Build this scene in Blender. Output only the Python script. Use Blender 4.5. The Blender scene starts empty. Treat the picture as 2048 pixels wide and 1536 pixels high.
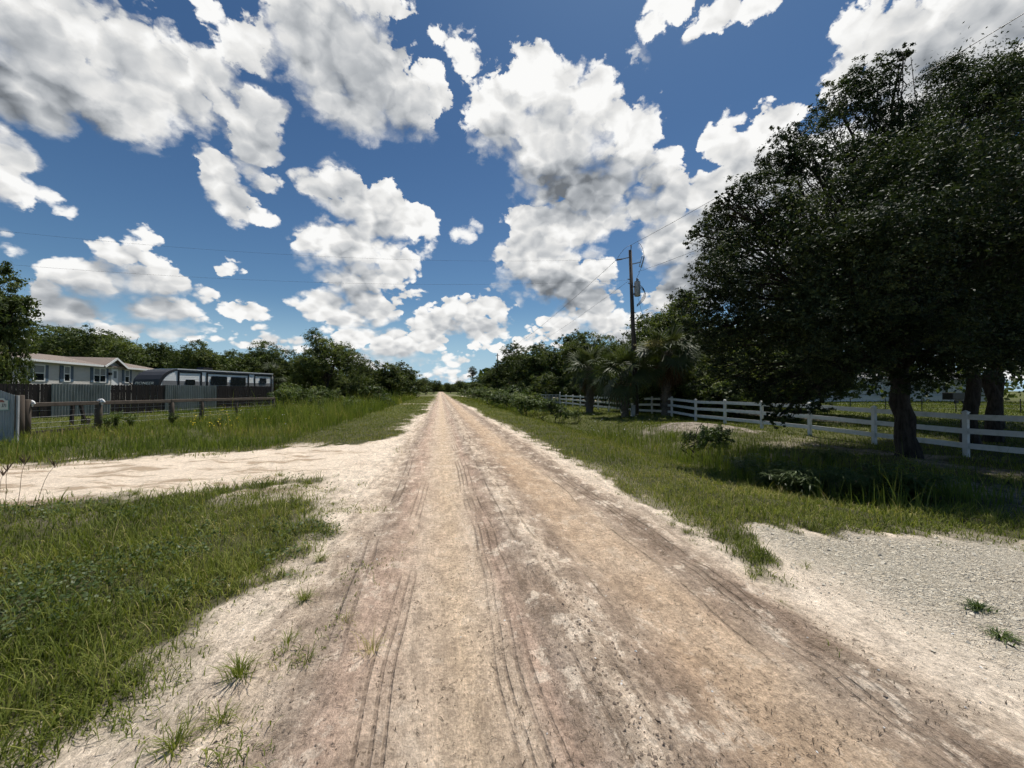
import bpy, math, random
import numpy as np
from mathutils import Vector, Matrix, Euler

scene = bpy.context.scene
COL = scene.collection
rng = np.random.default_rng(7)
random.seed(7)
R = math.radians
EYE = 1.65
YAW = R(10.6)      # the camera looks this far right of the road (+Y)
PITCH = R(0.9)
FPX = 769.0        # focal length in pixels of the 2048 px wide photograph
SUN_AZ = R(37)     # right of the road direction
SUN_EL = R(68)

# ---------------------------------------------------------------- camera
cam = bpy.data.cameras.new("camera")
cam.sensor_width = 36.0
cam.lens = 36.0 * FPX / 2048.0
cam.clip_start = 0.05
cam.clip_end = 6000
camo = bpy.data.objects.new("camera", cam)
COL.objects.link(camo)
camo.location = (0, 0, EYE)
camo.rotation_euler = (R(90) + PITCH, 0, -YAW)
scene.camera = camo
CAMROT = Euler((R(90) + PITCH, 0, -YAW)).to_matrix()

def ray(px, py):
    return (CAMROT @ Vector(((px - 1024) / FPX, (768 - py) / FPX, -1.0)))

def at(px, py, z=0.0):
    """ground point (height z) seen at a place in the photograph"""
    d = ray(px, py)
    t = (z - EYE) / d.z
    return Vector((d.x * t, d.y * t, z))

def atd(px, depth, py=None):
    """point at a given depth along the view axis"""
    d = ray(px, 768 if py is None else py)
    p = d * depth
    return Vector((p.x, p.y, EYE + p.z))

# ---------------------------------------------------------------- node helpers
class NT:
    def __init__(self, tree):
        self.t = tree; self.n = tree.nodes; self.l = tree.links
    def node(self, kind, **kw):
        nd = self.n.new(kind)
        for k, v in kw.items():
            setattr(nd, k, v)
        return nd
    def put(self, nd, key, v):
        s = nd.inputs[key]
        if hasattr(v, "is_output"):
            self.l.new(v, s)
        elif v is not None:
            if hasattr(s.default_value, "__len__") and not hasattr(v, "__len__"):
                v = (v,) * len(s.default_value)
            if hasattr(s.default_value, "__len__") and len(s.default_value) == 4 and len(v) == 3:
                v = (*v, 1)
            s.default_value = v
    def math(self, op, a, b=None, c=None, clamp=False):
        nd = self.node("ShaderNodeMath", operation=op, use_clamp=clamp)
        self.put(nd, 0, a)
        if b is not None: self.put(nd, 1, b)
        if c is not None: self.put(nd, 2, c)
        return nd.outputs[0]
    def vmath(self, op, a, b=None, scale=None):
        nd = self.node("ShaderNodeVectorMath", operation=op)
        self.put(nd, 0, a)
        if b is not None: self.put(nd, 1, b)
        if scale is not None: self.put(nd, "Scale", scale)
        return nd.outputs["Value"] if op in ("DOT_PRODUCT", "LENGTH") else nd.outputs[0]
    def noise(self, vec, scale, detail=4, rough=.55, lac=2.0, dist=0.0, color=False):
        nd = self.node("ShaderNodeTexNoise", noise_dimensions='3D')
        if vec is not None: self.put(nd, "Vector", vec)
        self.put(nd, "Scale", scale); self.put(nd, "Detail", detail)
        self.put(nd, "Roughness", rough); self.put(nd, "Lacunarity", lac); self.put(nd, "Distortion", dist)
        return nd.outputs["Color" if color else 0]
    def voro(self, vec, scale, feature='F1', detail=0, rough=.5, out="Distance", rand=1.0):
        nd = self.node("ShaderNodeTexVoronoi", feature=feature)
        if vec is not None: self.put(nd, "Vector", vec)
        self.put(nd, "Scale", scale)
        if "Detail" in nd.inputs: self.put(nd, "Detail", detail); self.put(nd, "Roughness", rough)
        self.put(nd, "Randomness", rand)
        return nd.outputs[out]
    def mapr(self, v, a, b, c=0.0, d=1.0, kind='SMOOTHSTEP', clamp=True):
        nd = self.node("ShaderNodeMapRange", interpolation_type=kind)
        if kind == 'LINEAR': nd.clamp = clamp
        self.put(nd, 0, v); self.put(nd, 1, a); self.put(nd, 2, b); self.put(nd, 3, c); self.put(nd, 4, d)
        return nd.outputs[0]
    def mix(self, f, a, b, blend='MIX'):
        nd = self.node("ShaderNodeMix", data_type='RGBA', blend_type=blend)
        self.put(nd, 0, f)
        for i, v in ((6, a), (7, b)):
            self.put(nd, i, v)
        return nd.outputs[2]
    def sep(self, v):
        nd = self.node("ShaderNodeSeparateXYZ"); self.put(nd, 0, v); return nd.outputs
    def comb(self, x, y, z):
        nd = self.node("ShaderNodeCombineXYZ")
        self.put(nd, 0, x); self.put(nd, 1, y); self.put(nd, 2, z); return nd.outputs[0]
    def mapping(self, v, loc=(0,0,0), rot=(0,0,0), scale=(1,1,1), kind='POINT'):
        nd = self.node("ShaderNodeMapping", vector_type=kind)
        self.put(nd, 0, v); self.put(nd, 1, loc); self.put(nd, 2, rot); self.put(nd, 3, scale)
        return nd.outputs[0]

# ---------------------------------------------------------------- sky, clouds and sun
SUN_DIR = Vector((math.sin(SUN_AZ) * math.cos(SUN_EL), math.cos(SUN_AZ) * math.cos(SUN_EL), math.sin(SUN_EL)))
# cumulus lobes: place in the sky (through the direction it was seen in), half sizes in degrees-like px, tilt, strength
PUFFS = [
 # upper left bank
 (90,60,330,150,0,1),(300,140,220,120,15,1),(190,190,220,80,5,1),(400,160,120,90,0,.9),(40,170,180,100,0,1),(480,95,80,70,30,.75),(430,40,70,40,40,.6),(280,292,60,22,20,.55),(200,255,70,35,20,.5),
 # top centre
 (650,60,150,150,0,1),(740,130,170,130,20,1),(800,200,110,90,10,1),(700,210,130,80,0,1),(610,110,90,90,0,.9),(870,190,45,80,10,.8),(720,-40,160,80,0,1),(850,240,50,50,0,.8),
 (915,85,45,38,30,.75),(945,140,42,40,60,.75),(520,70,50,70,-30,.6),
 # left edge
 (10,320,70,90,0,.95),(40,380,70,50,20,.9),(110,405,80,30,25,.7),(0,470,30,30,0,.6),(20,500,50,20,0,.5),
 # tall finger
 (525,230,70,60,0,.9),(505,290,75,85,10,.9),(425,350,62,62,0,1),(470,405,90,45,15,.95),(540,430,50,25,15,.75),(505,185,40,40,0,.7),(545,380,60,50,0,.7),
 # centre left
 (690,385,120,65,5,1),(760,420,100,70,20,1),(640,370,80,48,0,.9),(830,445,65,40,10,.85),(845,490,50,36,0,.8),(660,340,24,24,0,.7),
 (690,490,125,58,0,1),(800,525,60,60,0,.95),(720,560,110,55,0,.95),(640,610,80,42,-10,.9),(740,610,100,55,0,.9),(690,635,110,25,0,.8),(620,500,50,50,0,.8),(815,575,40,50,0,.7),
 # low left bank
 (250,510,100,50,5,.95),(180,555,130,58,0,.95),(310,560,100,60,10,.95),(130,620,140,48,0,.9),(330,615,120,42,0,.95),(480,618,80,30,5,.9),(455,540,42,32,0,.85),(285,470,60,24,15,.75),(240,660,180,30,0,.75),(410,600,70,35,0,.85),(90,590,50,60,0,.85),
 # great centre cumulus
 (1065,110,62,52,0,1),(1040,165,95,70,0,1),(1110,175,100,80,0,1),(990,250,95,80,-20,1),(1185,160,62,52,0,.95),(1180,220,85,75,0,1),(1120,290,150,100,0,1),(1240,290,110,80,20,1),(1310,350,90,70,20,1),(1180,380,170,65,0,1),(1350,400,80,60,0,.95),(1280,420,130,45,0,.9),(1025,330,30,30,0,.55),(1030,375,32,30,0,.75),
 (1110,460,140,60,0,1),(1065,520,100,65,0,1),(1130,555,120,60,0,1),(1195,440,60,50,0,.9),(1060,430,60,40,0,.9),(1190,525,45,40,0,.85),(930,458,38,32,0,.8),(1015,440,30,24,0,.7),
 # right of centre, behind the oak
 (1530,265,95,62,-30,1),(1470,300,80,75,-10,1),(1450,380,110,90,0,1),(1350,480,95,85,0,1),(1390,560,110,90,0,1),(1560,350,150,110,0,1),(1330,600,60,60,0,.9),(1500,500,200,140,0,1),(1700,400,250,200,0,.95),
 # top right
 (1330,20,95,42,-15,.8),(1480,10,160,42,0,.75),(1280,60,40,30,-40,.55),(1850,70,190,120,-20,1),(1980,40,200,140,0,1),(1760,150,90,60,-40,.9),(1690,110,60,50,-30,.6),(1640,170,60,26,-35,.62),(1690,150,100,60,-40,.85),(1750,20,120,60,0,.7),(1900,180,250,120,0,1),
 (1262,122,34,34,-40,.72),(1306,186,22,18,0,.55),
 # lower centre
 (1180,610,80,50,0,1),(1215,645,60,55,0,.95),(1110,655,80,35,-10,.9),(1140,640,60,40,0,.85),(940,620,110,42,0,.95),(1000,600,50,40,0,.85),(880,645,80,36,0,.9),(975,650,70,45,0,.9),(1290,680,120,80,0,.9),(1060,690,70,20,0,.7),
 (790,690,90,42,0,.95),(850,680,60,40,0,.9),(700,675,90,36,0,.9),(720,725,110,34,0,.85),(880,745,70,36,0,.85),(900,715,60,20,0,.75),(960,690,60,20,0,.7),(830,735,50,26,0,.8),(560,690,100,26,0,.8),(500,660,70,24,0,.8),(400,670,90,26,0,.8),(930,760,60,20,0,.75),(120,690,200,30,0,.7),
]
# shaded undersides
SHADES = [(20,200,190,50,10,.85),(140,222,150,36,15,.6),(200,80,110,80,40,.35),(330,140,100,80,45,.3),(30,60,120,70,40,.4),(730,210,170,80,0,.45),(640,90,110,90,30,.4),(780,100,80,70,0,.3),(1150,375,150,60,5,.85),(1120,585,120,40,0,.75),(1290,410,120,40,0,.35),
 (510,280,70,110,0,.55),(440,390,80,35,0,.35),(700,410,110,45,10,.4),(690,535,110,32,0,.5),(740,590,120,26,0,.5),(660,630,90,22,0,.4),(210,600,170,40,0,.6),(270,545,110,30,0,.4),(330,580,100,40,0,.35),(1040,330,80,60,0,.4),(1390,590,100,130,0,.8),(1480,500,110,110,0,.5),(1850,110,120,80,-30,.4),(1960,40,120,70,0,.45),
 (1210,690,110,40,0,.5),(930,660,100,22,0,.5),(800,715,110,22,0,.4),(1130,640,60,40,0,.3),(1060,500,60,40,0,.3),(0,420,60,40,0,.4),(880,770,140,20,0,.4),(520,680,180,14,0,.4),(150,660,160,22,0,.5)]

world = bpy.data.worlds.new("World")
scene.world = world
world.use_nodes = True
W = NT(world.node_tree)
W.n.clear()
dirv = W.node("ShaderNodeTexCoord").outputs["Generated"]
dirv = W.vmath('NORMALIZE', dirv)
dx, dy, dz = W.sep(dirv)
sky = W.node("ShaderNodeTexSky", sky_type='NISHITA', sun_disc=False)
sky.sun_elevation = SUN_EL; sky.sun_rotation = SUN_AZ
sky.altitude = 0; sky.air_density = 1.0; sky.dust_density = 0.6; sky.ozone_density = 2.5
# noise space shrinks a little towards the horizon, as a flat layer of cloud does
inv = W.math('DIVIDE', 1.45, W.math('ADD', W.math('MAXIMUM', dz, 0.0), 0.75))
P = W.vmath('SCALE', dirv, scale=inv)
warp = W.vmath('SUBTRACT', W.noise(P, 6.0, 3, .55, color=True), (.5, .5, .5))
warp2 = W.vmath('SUBTRACT', W.noise(P, 26.0, 4, .6, color=True), (.5, .5, .5))
amp = W.math('MULTIPLY', W.math('ADD', W.math('MAXIMUM', dz, 0.0), 0.11), 0.125)
wv = W.vmath('SCALE', warp, scale=amp)
wv2 = W.vmath('SCALE', warp2, scale=W.math('MULTIPLY', amp, .62))
Q = W.vmath('ADD', W.vmath('ADD', dirv, wv), wv2)

GROW = 1.03
def lobe(px, py, rx, ry, tilt, src, w=1.0, N=None):
    N = N or W
    d = ray(px, py)
    k = 1.0 / d.length
    d.normalize()
    right = d.cross(Vector((0, 0, 1))).normalized()
    up = right.cross(d)
    m = Matrix((right, up, -d)).transposed() @ Matrix.Rotation(R(-tilt), 3, 'Z')
    c = (px - 1024) / FPX
    fx = k / FPX / (1 + c * c) ** .4
    fy = k / FPX
    u = N.vmath('DOT_PRODUCT', src, tuple(m.col[0] * (math.sqrt(w) / (rx * fx * GROW))))
    v = N.vmath('DOT_PRODUCT', src, tuple(m.col[1] * (math.sqrt(w) / (ry * fy * GROW))))
    return N.math('SUBTRACT', w, N.math('MULTIPLY_ADD', v, v, N.math('MULTIPLY', u, u)))

def bank_group(name, lobes, k, grow=1.0):
    g = bpy.data.node_groups.new(name, 'ShaderNodeTree')
    g.interface.new_socket("Vector", in_out='INPUT', socket_type='NodeSocketVector')
    g.interface.new_socket("Value", in_out='OUTPUT', socket_type='NodeSocketFloat')
    G = NT(g)
    src = G.node("NodeGroupInput").outputs[0]
    acc = None
    for (px, py, rx, ry, ti, w) in lobes:
        if rx * ry < 2600 and w < .9: rx, ry, w = rx * 1.25, ry * 1.25, w * .66
        q = lobe(px, py, rx * grow, ry * grow, ti, src, w, G)
        acc = q if acc is None else G.math('SMOOTH_MAX', acc, q, k)
    out = G.node("NodeGroupOutput")
    G.l.new(G.math('MAXIMUM', acc, -.3), out.inputs[0])
    return g
def bank(g, src):
    nd = W.node("ShaderNodeGroup"); nd.node_tree = g
    W.put(nd, 0, src)
    return W.math('MULTIPLY', nd.outputs[0], front)
front = W.mapr(W.vmath('DOT_PRODUCT', dirv, (math.sin(YAW), math.cos(YAW), 0)), .12, .3)
puffs = bank_group("cloud_lobes", PUFFS, .10)
acc = bank(puffs, Q)
sunward = SUN_DIR * .7 + Vector((0, 0, .5))
Q2 = W.vmath('ADD', Q, W.vmath('SCALE', tuple(sunward), scale=W.math('MULTIPLY', W.math('ADD', W.math('MAXIMUM', dz, 0.0), .18), .10)))
acc2 = bank(bank_group("cloud_masses", [p for p in PUFFS if p[2] * p[3] > 3600], .10), Q2)
dark = W.math('MAXIMUM', bank(bank_group("cloud_undersides", SHADES, .1, 1.35), Q), 0)

# scattered cumulus over the rest of the sky, out of the picture
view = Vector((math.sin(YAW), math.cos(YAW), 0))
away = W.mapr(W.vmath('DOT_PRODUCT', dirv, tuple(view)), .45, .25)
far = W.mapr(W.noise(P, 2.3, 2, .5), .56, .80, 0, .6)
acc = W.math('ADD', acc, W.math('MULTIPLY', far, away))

PW = W.vmath('ADD', P, W.vmath('ADD', W.vmath('SCALE', wv, scale=.9), W.vmath('SCALE', wv2, scale=1.0)))
def puff(v, sc, det):
    d = W.voro(v, sc, 'F1', det, .5)
    return W.math('SUBTRACT', .5, W.math('MULTIPLY', d, d))
b0 = puff(PW, 15.0, 2)
PS = W.vmath('ADD', P, W.vmath('SCALE', wv, scale=1.2))
PS = W.vmath('ADD', PS, W.vmath('SCALE', wv2, scale=.55))
S2 = SUN_DIR * 0.013 + Vector((0, 0, .017))
slope = W.math('SUBTRACT', puff(PS, 15.0, 1), puff(W.vmath('ADD', PS, tuple(S2)), 15.0, 1))
n0 = W.math('SUBTRACT', W.noise(PW, 9.0, 9, .62), .5)
# a belt of small far cumulus low over the horizon
lowv = W.mapping(dirv, scale=(1, 1, 2.3))
belt = W.mapr(W.noise(W.vmath('ADD', lowv, W.vmath('SCALE', wv, scale=1.5)), 7.0, 2, .5), .44, .60, -.25, .62)
belt = W.math('ADD', belt, W.mapr(dz, .10, .24, 0, -1.0))
belt = W.math('ADD', belt, W.mapr(dz, .035, .0, 0, -.5))
acc = W.math('MAXIMUM', acc, belt)
facing = W.math('SUBTRACT', acc, acc2)                    # + on the sunlit tops, - on the undersides
topedge = W.mapr(facing, -.06, .10)
dens = W.math('ADD', acc, W.math('MULTIPLY', n0, .47))
dens = W.math('ADD', dens, W.math('MULTIPLY', W.math('SUBTRACT', b0, .22), W.math('ADD', .20, W.math('MULTIPLY', topedge, .16))))
gate = W.mapr(acc, .0, .14)
wisp = W.mapr(W.noise(P, 3.5, 2, .5), .45, .65)
edge = W.math('ADD', W.math('ADD', .13, W.math('MULTIPLY', wisp, .22)), W.math('MULTIPLY', W.math('SUBTRACT', 1.0, topedge), .30))
alpha = W.math('MULTIPLY', W.mapr(dens, .20, W.math('ADD', .20, edge)), gate)
alpha = W.math('MULTIPLY', alpha, W.mapr(dz, -.01, .02))
thick = W.mapr(W.math('ADD', acc2, W.math('MULTIPLY', b0, .25)), .15, 1.05, 0, 1, 'LINEAR')
lum = W.math('ADD', 1.02, W.math('MULTIPLY', slope, .36))
lum = W.math('ADD', lum, W.math('MULTIPLY', n0, .20))
lum = W.math('SUBTRACT', lum, W.math('MULTIPLY', thick, .26))
darkn = W.math('MULTIPLY', dark, W.math('ADD', .95, W.math('MULTIPLY', n0, .5)))
lum = W.math('SUBTRACT', lum, W.math('MULTIPLY', darkn, .60))
lum = W.math('MINIMUM', W.math('MAXIMUM', lum, .20), 1.04)
shadecol = W.mix(W.mapr(lum, .25, .85, 0, 1, 'LINEAR'), (.88, .96, 1.06), (1.0, .998, .985))
cloud = W.vmath('SCALE', shadecol, scale=W.math('MULTIPLY', lum, 9.3))
low = W.mapr(dz, .0, .55, 0, 1, 'LINEAR')
low = W.math('POWER', low, .6)
skyc = W.mix(1.0, sky.outputs[0], W.mix(low, (.72, .90, .94), (.36, .53, .66)), 'MULTIPLY')
skyc = W.mix(W.mapr(dz, .22, .0, 0, .9), skyc, (4.2, 6.1, 7.7))
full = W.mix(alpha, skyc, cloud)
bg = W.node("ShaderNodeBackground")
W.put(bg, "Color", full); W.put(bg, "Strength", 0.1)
wo = W.node("ShaderNodeOutputWorld")
W.l.new(bg.outputs[0], wo.inputs[0])
world.cycles.sampling_method = 'MANUAL'
world.cycles.sample_map_resolution = 512

sun = bpy.data.lights.new("sun", 'SUN')
sun.energy = 5.0
sun.angle = R(0.5)
sun.color = (1.0, .955, .88)
suno = bpy.data.objects.new("sun", sun)
COL.objects.link(suno)
suno.location = SUN_DIR * 100
suno.rotation_euler = (-SUN_DIR).to_track_quat('-Z', 'Y').to_euler()
# ---------------------------------------------------------------- numpy noise
def _hash(ix, iy, seed):
    h = (ix.astype(np.int64) * 374761393 + iy.astype(np.int64) * 668265263 + seed * 1442695041) & 0xffffffff
    h = ((h ^ (h >> 13)) * 1274126177) & 0xffffffff
    h = h ^ (h >> 16)
    return (h & 0xffff) / 65535.0
def vnoise(x, y, seed=0):
    xi = np.floor(x); yi = np.floor(y)
    fx = x - xi; fy = y - yi
    fx = fx * fx * (3 - 2 * fx); fy = fy * fy * (3 - 2 * fy)
    a = _hash(xi, yi, seed); b = _hash(xi + 1, yi, seed)
    c = _hash(xi, yi + 1, seed); d = _hash(xi + 1, yi + 1, seed)
    return (a * (1 - fx) + b * fx) * (1 - fy) + (c * (1 - fx) + d * fx) * fy
def fbm(x, y, seed=0, octv=4, gain=.5):
    s = 0; a = 1.0; t = 0
    for i in range(octv):
        s = s + a * vnoise(x * 2 ** i + 17.3 * i, y * 2 ** i - 9.1 * i, seed + i); t += a; a *= gain
    return s / t
def sst(a, b, x):
    t = np.clip((x - a) / (b - a), 0, 1)
    return t * t * (3 - 2 * t)

# ---------------------------------------------------------------- lie of the land
DRL_X = [-40, -14, -9.2, -6.2, -3.9, -2.6, -1.9, -1.2]
DRL_HI = [4.5, 8.6, 10.1, 11.4, 11.9, 12.3, 13.2, 14.5]
DRL_LO = [1.0, 5.5, 6.5, 6.95, 7.3, 7.9, 8.3, 7.4]
DRR_X = [2.6, 3.15, 3.35, 3.7, 4.2, 6.3, 12, 40]
DRR_HI = [3.0, 3.05, 3.5, 4.25, 3.75, 3.1, 2.3, 0.0]
def sandfield(x, y):
    """signed depth inside the bare sand: road, left driveway, right driveway"""
    n1 = fbm(x * .9, y * .35, 3, 4) - .5
    xl = -1.42 + .25 * sst(14, 30, y) + .2 * sst(30, 60, y) + .5 * (vnoise(y * .45, y * 0 + 2, 5) - .5)
    xr = 2.92 + .30 * (vnoise(y * .3, y * 0 + 7, 6) - .5) - .5 * sst(30, 80, y)
    road = np.minimum(x - xl, xr - x)
    dl = np.minimum(y - np.interp(x, DRL_X, DRL_LO), np.interp(x, DRL_X, DRL_HI) - y)
    dl = np.where(x < -1.2, dl, -5)
    dr = np.where(x > 2.6, np.interp(x, DRR_X, DRR_HI) - y, -5)
    far1 = np.where(x < 0, .55 - np.abs(y - 47 + .1 * x) * (1 + 0 * x), -5) - np.maximum(-x - 8, 0) * .1
    far2 = 2.2 - np.abs(y - 130) - np.maximum(np.abs(x) - 40, 0)
    return road + n1 * .55, dl + n1 * .8, dr + n1 * .5, np.maximum(far1 + n1 * .6, far2)
def sand(x, y):
    a, b, c, d = sandfield(x, y)
    sd = np.maximum(np.maximum(a, b), np.maximum(c, d))
    fine = fbm(x * 5, y * 4, 31, 3) - .5
    wdt = .22 + .30 * ((x < 0) & (y < 8))
    s = sst(-wdt, .22, sd + fine * .75)
    patch = sst(.53, .66, fbm(x * 1.6, y * .9, 11, 4)) * sst(-1.7, -.15, sd) * np.where(x > 1.5, .30 * sst(-.6, -.1, sd), np.where(y > 14, .75 * sst(-1.0, -.1, sd), .95))
    mound = np.exp(-(((x - 11.2) / 2.6) ** 2 + ((y - 15.2) / 2.3) ** 2))
    s = np.maximum(s, sst(.40, .75, mound + .75 * (fbm(x * 1.6, y * 1.6, 41, 4) - .5)) * .85)
    bare = sst(.55, .68, fbm(x * .8, y * .8, 71, 3)) * sst(7.5, 9.5, x) * (1 - sst(13.5, 15, x)) * (1 - sst(9, 14, y)) * .6
    track = sst(1.6, .6, np.abs(x - 24 - .06 * (y - 20) + 1.2 * fbm(y * .15, y * 0, 77, 2))) * sst(15, 24, y) * .95
    return np.maximum(np.maximum(np.maximum(s, patch), bare), track)
def tuftiness(x, y):
    """how much of the sand's margin carries straggling grass"""
    a, b, c, d = sandfield(x, y)
    m = np.maximum(np.maximum(a, b), np.maximum(c, d)); m = np.where((x > 1.5) & ((x < 3.6) | (y < 2.2)), sst(.22, .0, m), np.where(x > 1.5, sst(.55, .0, m), sst(1.0, .0, m)))
    return m * sst(.52, .66, fbm(x * 2.3, y * 1.6, 51, 3))
def height(x, y):
    north = sst(11, 15, y)
    h = -.30 * np.exp(-((x - 7.2) / 1.7) ** 2) * sst(3.8, 6.5, y)
    h += -.22 * sst(4.5, 8.5, x) * sst(1, 6, y)
    h += -.20 * np.exp(-((x + 7.5) / 2.0) ** 2) * north
    h += .38 * np.exp(-(((x - 11.4) / 2.4) ** 2 + ((y - 15.5) / 2.6) ** 2))
    h += .22 * np.exp(-(((x - 13.6) / 1.5) ** 2 + ((y - 23.5) / 2.5) ** 2))
    h += .05 * (fbm(x * .35, y * .35, 21, 3) - .5)
    off = np.minimum(x + 1.6, 3.4 - x)
    road = sst(-.3, .3, off)
    rough = fbm(x * 6, y * 3.2, 23, 4) - .5
    xx = x + .10 * (fbm(y * .22, y * 0 + 3, 29, 2) - .5)
    rut = lambda c, w: np.exp(-((xx - c) / w) ** 2)
    near = 1 - sst(25, 45, y)
    r = -.035 * rut(.18, .34) - .04 * rut(1.62, .42) + .022 * rut(.88, .25) + .02 * rut(2.55, .3)
    r += rough * (.022 + .085 * rut(.92, .30) + .06 * rut(2.5, .32) + .045 * rut(-.9, .5) - .012 * rut(.1, .25) - .012 * rut(1.7, .3))
    # tread ribs pressed by tyres
    for c, w in ((.40, .018), (.47, .016), (.56, .02), (-.28, .02), (.64, .018), (2.28, .02)):
        r += -.012 * rut(c, w) * sst(.35, .6, fbm(y * .5 + c * 9, y * 0, 33, 2))
    h += r * road * near
    h += (rough * .05 + (fbm(x * 2.1, y * 2.1, 61, 3) - .5) * .09) * (1 - road) * near
    return h
def hz(x, y):
    return float(height(np.array([x]), np.array([y]))[0])

def axis(segs):
    out = []
    for a, b, st in segs:
        out += list(np.arange(a, b - 1e-6, st))
    return out
gx = axis([(-3, 4.6, .034)])
v, st = 4.6, .036
R1 = []
while v < 900: R1.append(v); v += st; st = min(st * 1.022, 60)
v, st = -3.0, .036
L1 = []
while v > -900: v -= st; L1.append(v); st = min(st * 1.022, 60)
gx = np.array(L1[::-1] + gx + R1)
gy = axis([(-40, -4, 6), (-4, .8, .4), (.8, 6.5, .027)])
v = 6.5
while v < 1400: gy.append(v); v += .027 + .0075 * (v - 6.5) * (1 + (v > 60))
gy = np.array(gy)
GX, GY = np.meshgrid(gx, gy)
HZ = height(GX, GY)
SA = sand(GX, GY)
nx, ny = len(gx), len(gy)
idx = np.arange(nx * ny).reshape(ny, nx)
quads = np.stack([idx[:-1, :-1], idx[:-1, 1:], idx[1:, 1:], idx[1:, :-1]], -1).reshape(-1, 4)
VERT = np.stack([GX, GY, HZ], -1).reshape(-1, 3)
cx = (GX[:-1, :-1] + GX[1:, 1:]) .ravel() / 2
cy = (GY[:-1, :-1] + GY[1:, 1:]) .ravel() / 2
ra, dla, dra, fa = sandfield(cx, cy)
kind = np.zeros(len(cx), int)
kind[(fa > 0)] = 4
kind[dla > 0] = 2
kind[dra > 0] = 3
kind[ra > 0] = 1

def mesh_np(name, V, polys, mat, attrs=None, parent=None, smooth=False, loc=None):
    """polys: list of (n,k) index arrays"""
    me = bpy.data.meshes.new(name)
    V = np.ascontiguousarray(V, np.float32)
    me.vertices.add(len(V)); me.vertices.foreach_set("co", V.ravel())
    tot = sum(p.size for p in polys); npoly = sum(len(p) for p in polys)
    me.loops.add(tot); me.polygons.add(npoly)
    me.loops.foreach_set("vertex_index", np.concatenate([p.ravel() for p in polys]).astype(np.int32))
    sizes = np.concatenate([np.full(len(p), p.shape[1]) for p in polys])
    starts = np.concatenate([[0], np.cumsum(sizes)[:-1]])
    me.polygons.foreach_set("loop_start", starts.astype(np.int32))
    try: me.polygons.foreach_set("loop_total", sizes.astype(np.int32))
    except Exception: pass
    if smooth: me.polygons.foreach_set("use_smooth", np.ones(npoly, bool))
    for k, a in (attrs or {}).items():
        at_ = me.attributes.new(k, 'FLOAT', 'POINT')
        at_.data.foreach_set("value", np.ascontiguousarray(a, np.float32).ravel())
    me.update(calc_edges=True)
    me.materials.append(mat)
    o = bpy.data.objects.new(name, me)
    COL.objects.link(o)
    if parent is not None: o.parent = parent
    if loc is not None: o.location = loc
    return o

def tag(o, label=None, cat=None, group=None, kind=None):
    if label: o["label"] = label
    if cat: o["category"] = cat
    if group: o["group"] = group
    if kind: o["kind"] = kind
    return o

# ---------------------------------------------------------------- ground material
def new_mat(name):
    m = bpy.data.materials.new(name); m.use_nodes = True
    N = NT(m.node_tree); N.n.clear()
    return m, N
def finish(N, bsdf, disp=None):
    o = N.node("ShaderNodeOutputMaterial")
    N.l.new(bsdf, o.inputs[0])
def principled(N, color, rough=.6, normal=None, metal=0.0, spec=.5, **kw):
    b = N.node("ShaderNodeBsdfPrincipled")
    N.put(b, "Base Color", color); N.put(b, "Roughness", rough); N.put(b, "Metallic", metal)
    N.put(b, "Specular IOR Level", spec)
    for k, v in kw.items(): N.put(b, k, v)
    if normal is not None: N.l.new(normal, b.inputs["Normal"])
    return b.outputs[0]
def bump(N, h, strength=.5, dist=.02, normal=None):
    b = N.node("ShaderNodeBump"); N.put(b, "Strength", strength); N.put(b, "Distance", dist)
    N.l.new(h, b.inputs["Height"])
    if normal is not None: N.l.new(normal, b.inputs["Normal"])
    return b.outputs[0]
def ramp(N, f, stops, interp='LINEAR'):
    r = N.node("ShaderNodeValToRGB"); cr = r.color_ramp; cr.interpolation = interp
    while len(cr.elements) > 1: cr.elements.remove(cr.elements[-1])
    cr.elements[0].position = stops[0][0]; cr.elements[0].color = (*stops[0][1], 1)
    for p, c in stops[1:]:
        e = cr.elements.new(p); e.color = (*c, 1)
    N.put(r, 0, f)
    return r.outputs[0]

WHITE = (0.650, 0.563, 0.458); PALE = (0.536, 0.445, 0.348); TAN = (.455, .366, .280); PINK = (.425, .315, .245); BROWN = (.165, .122, .088); GREY = (0.336, 0.275, 0.220)
gm, N = new_mat("sandy_ground")
pos = N.node("ShaderNodeTexCoord").outputs["Object"]
x, y, z = N.sep(pos)
flat = N.comb(x, y, 0.0)
sa = N.node("ShaderNodeAttribute", attribute_name="sand").outputs["Fac"]
gr = N.node("ShaderNodeAttribute", attribute_name="gravel").outputs["Fac"]
long1 = N.noise(N.mapping(flat, scale=(1.6, .22, 1)), 1.0, 4, .6)
xw = N.math('ADD', x, N.math('MULTIPLY', N.math('SUBTRACT', long1, .5), .55))
u = N.mapr(xw, -1.8, 3.4, 0, 1, 'LINEAR')
P_ = lambda xm: (xm + 1.8) / 5.2
band = ramp(N, u, [(P_(-1.8), WHITE), (P_(-1.25), WHITE), (P_(-.95), PALE), (P_(-.7), GREY), (P_(-.45), PINK), (P_(-.2), TAN), (P_(.15), (0.496, 0.389, 0.277)), (P_(.40), TAN),
   (P_(.55), PINK), (P_(.75), GREY), (P_(.98), PALE), (P_(1.2), (0.345, 0.270, 0.207)), (P_(1.5), (0.407, 0.301, 0.206)), (P_(1.95), (0.472, 0.360, 0.254)), (P_(2.15), (0.381, 0.302, 0.230)), (P_(2.4), (.25, .195, .15)), (P_(2.6), PALE), (P_(2.8), WHITE)])
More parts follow.
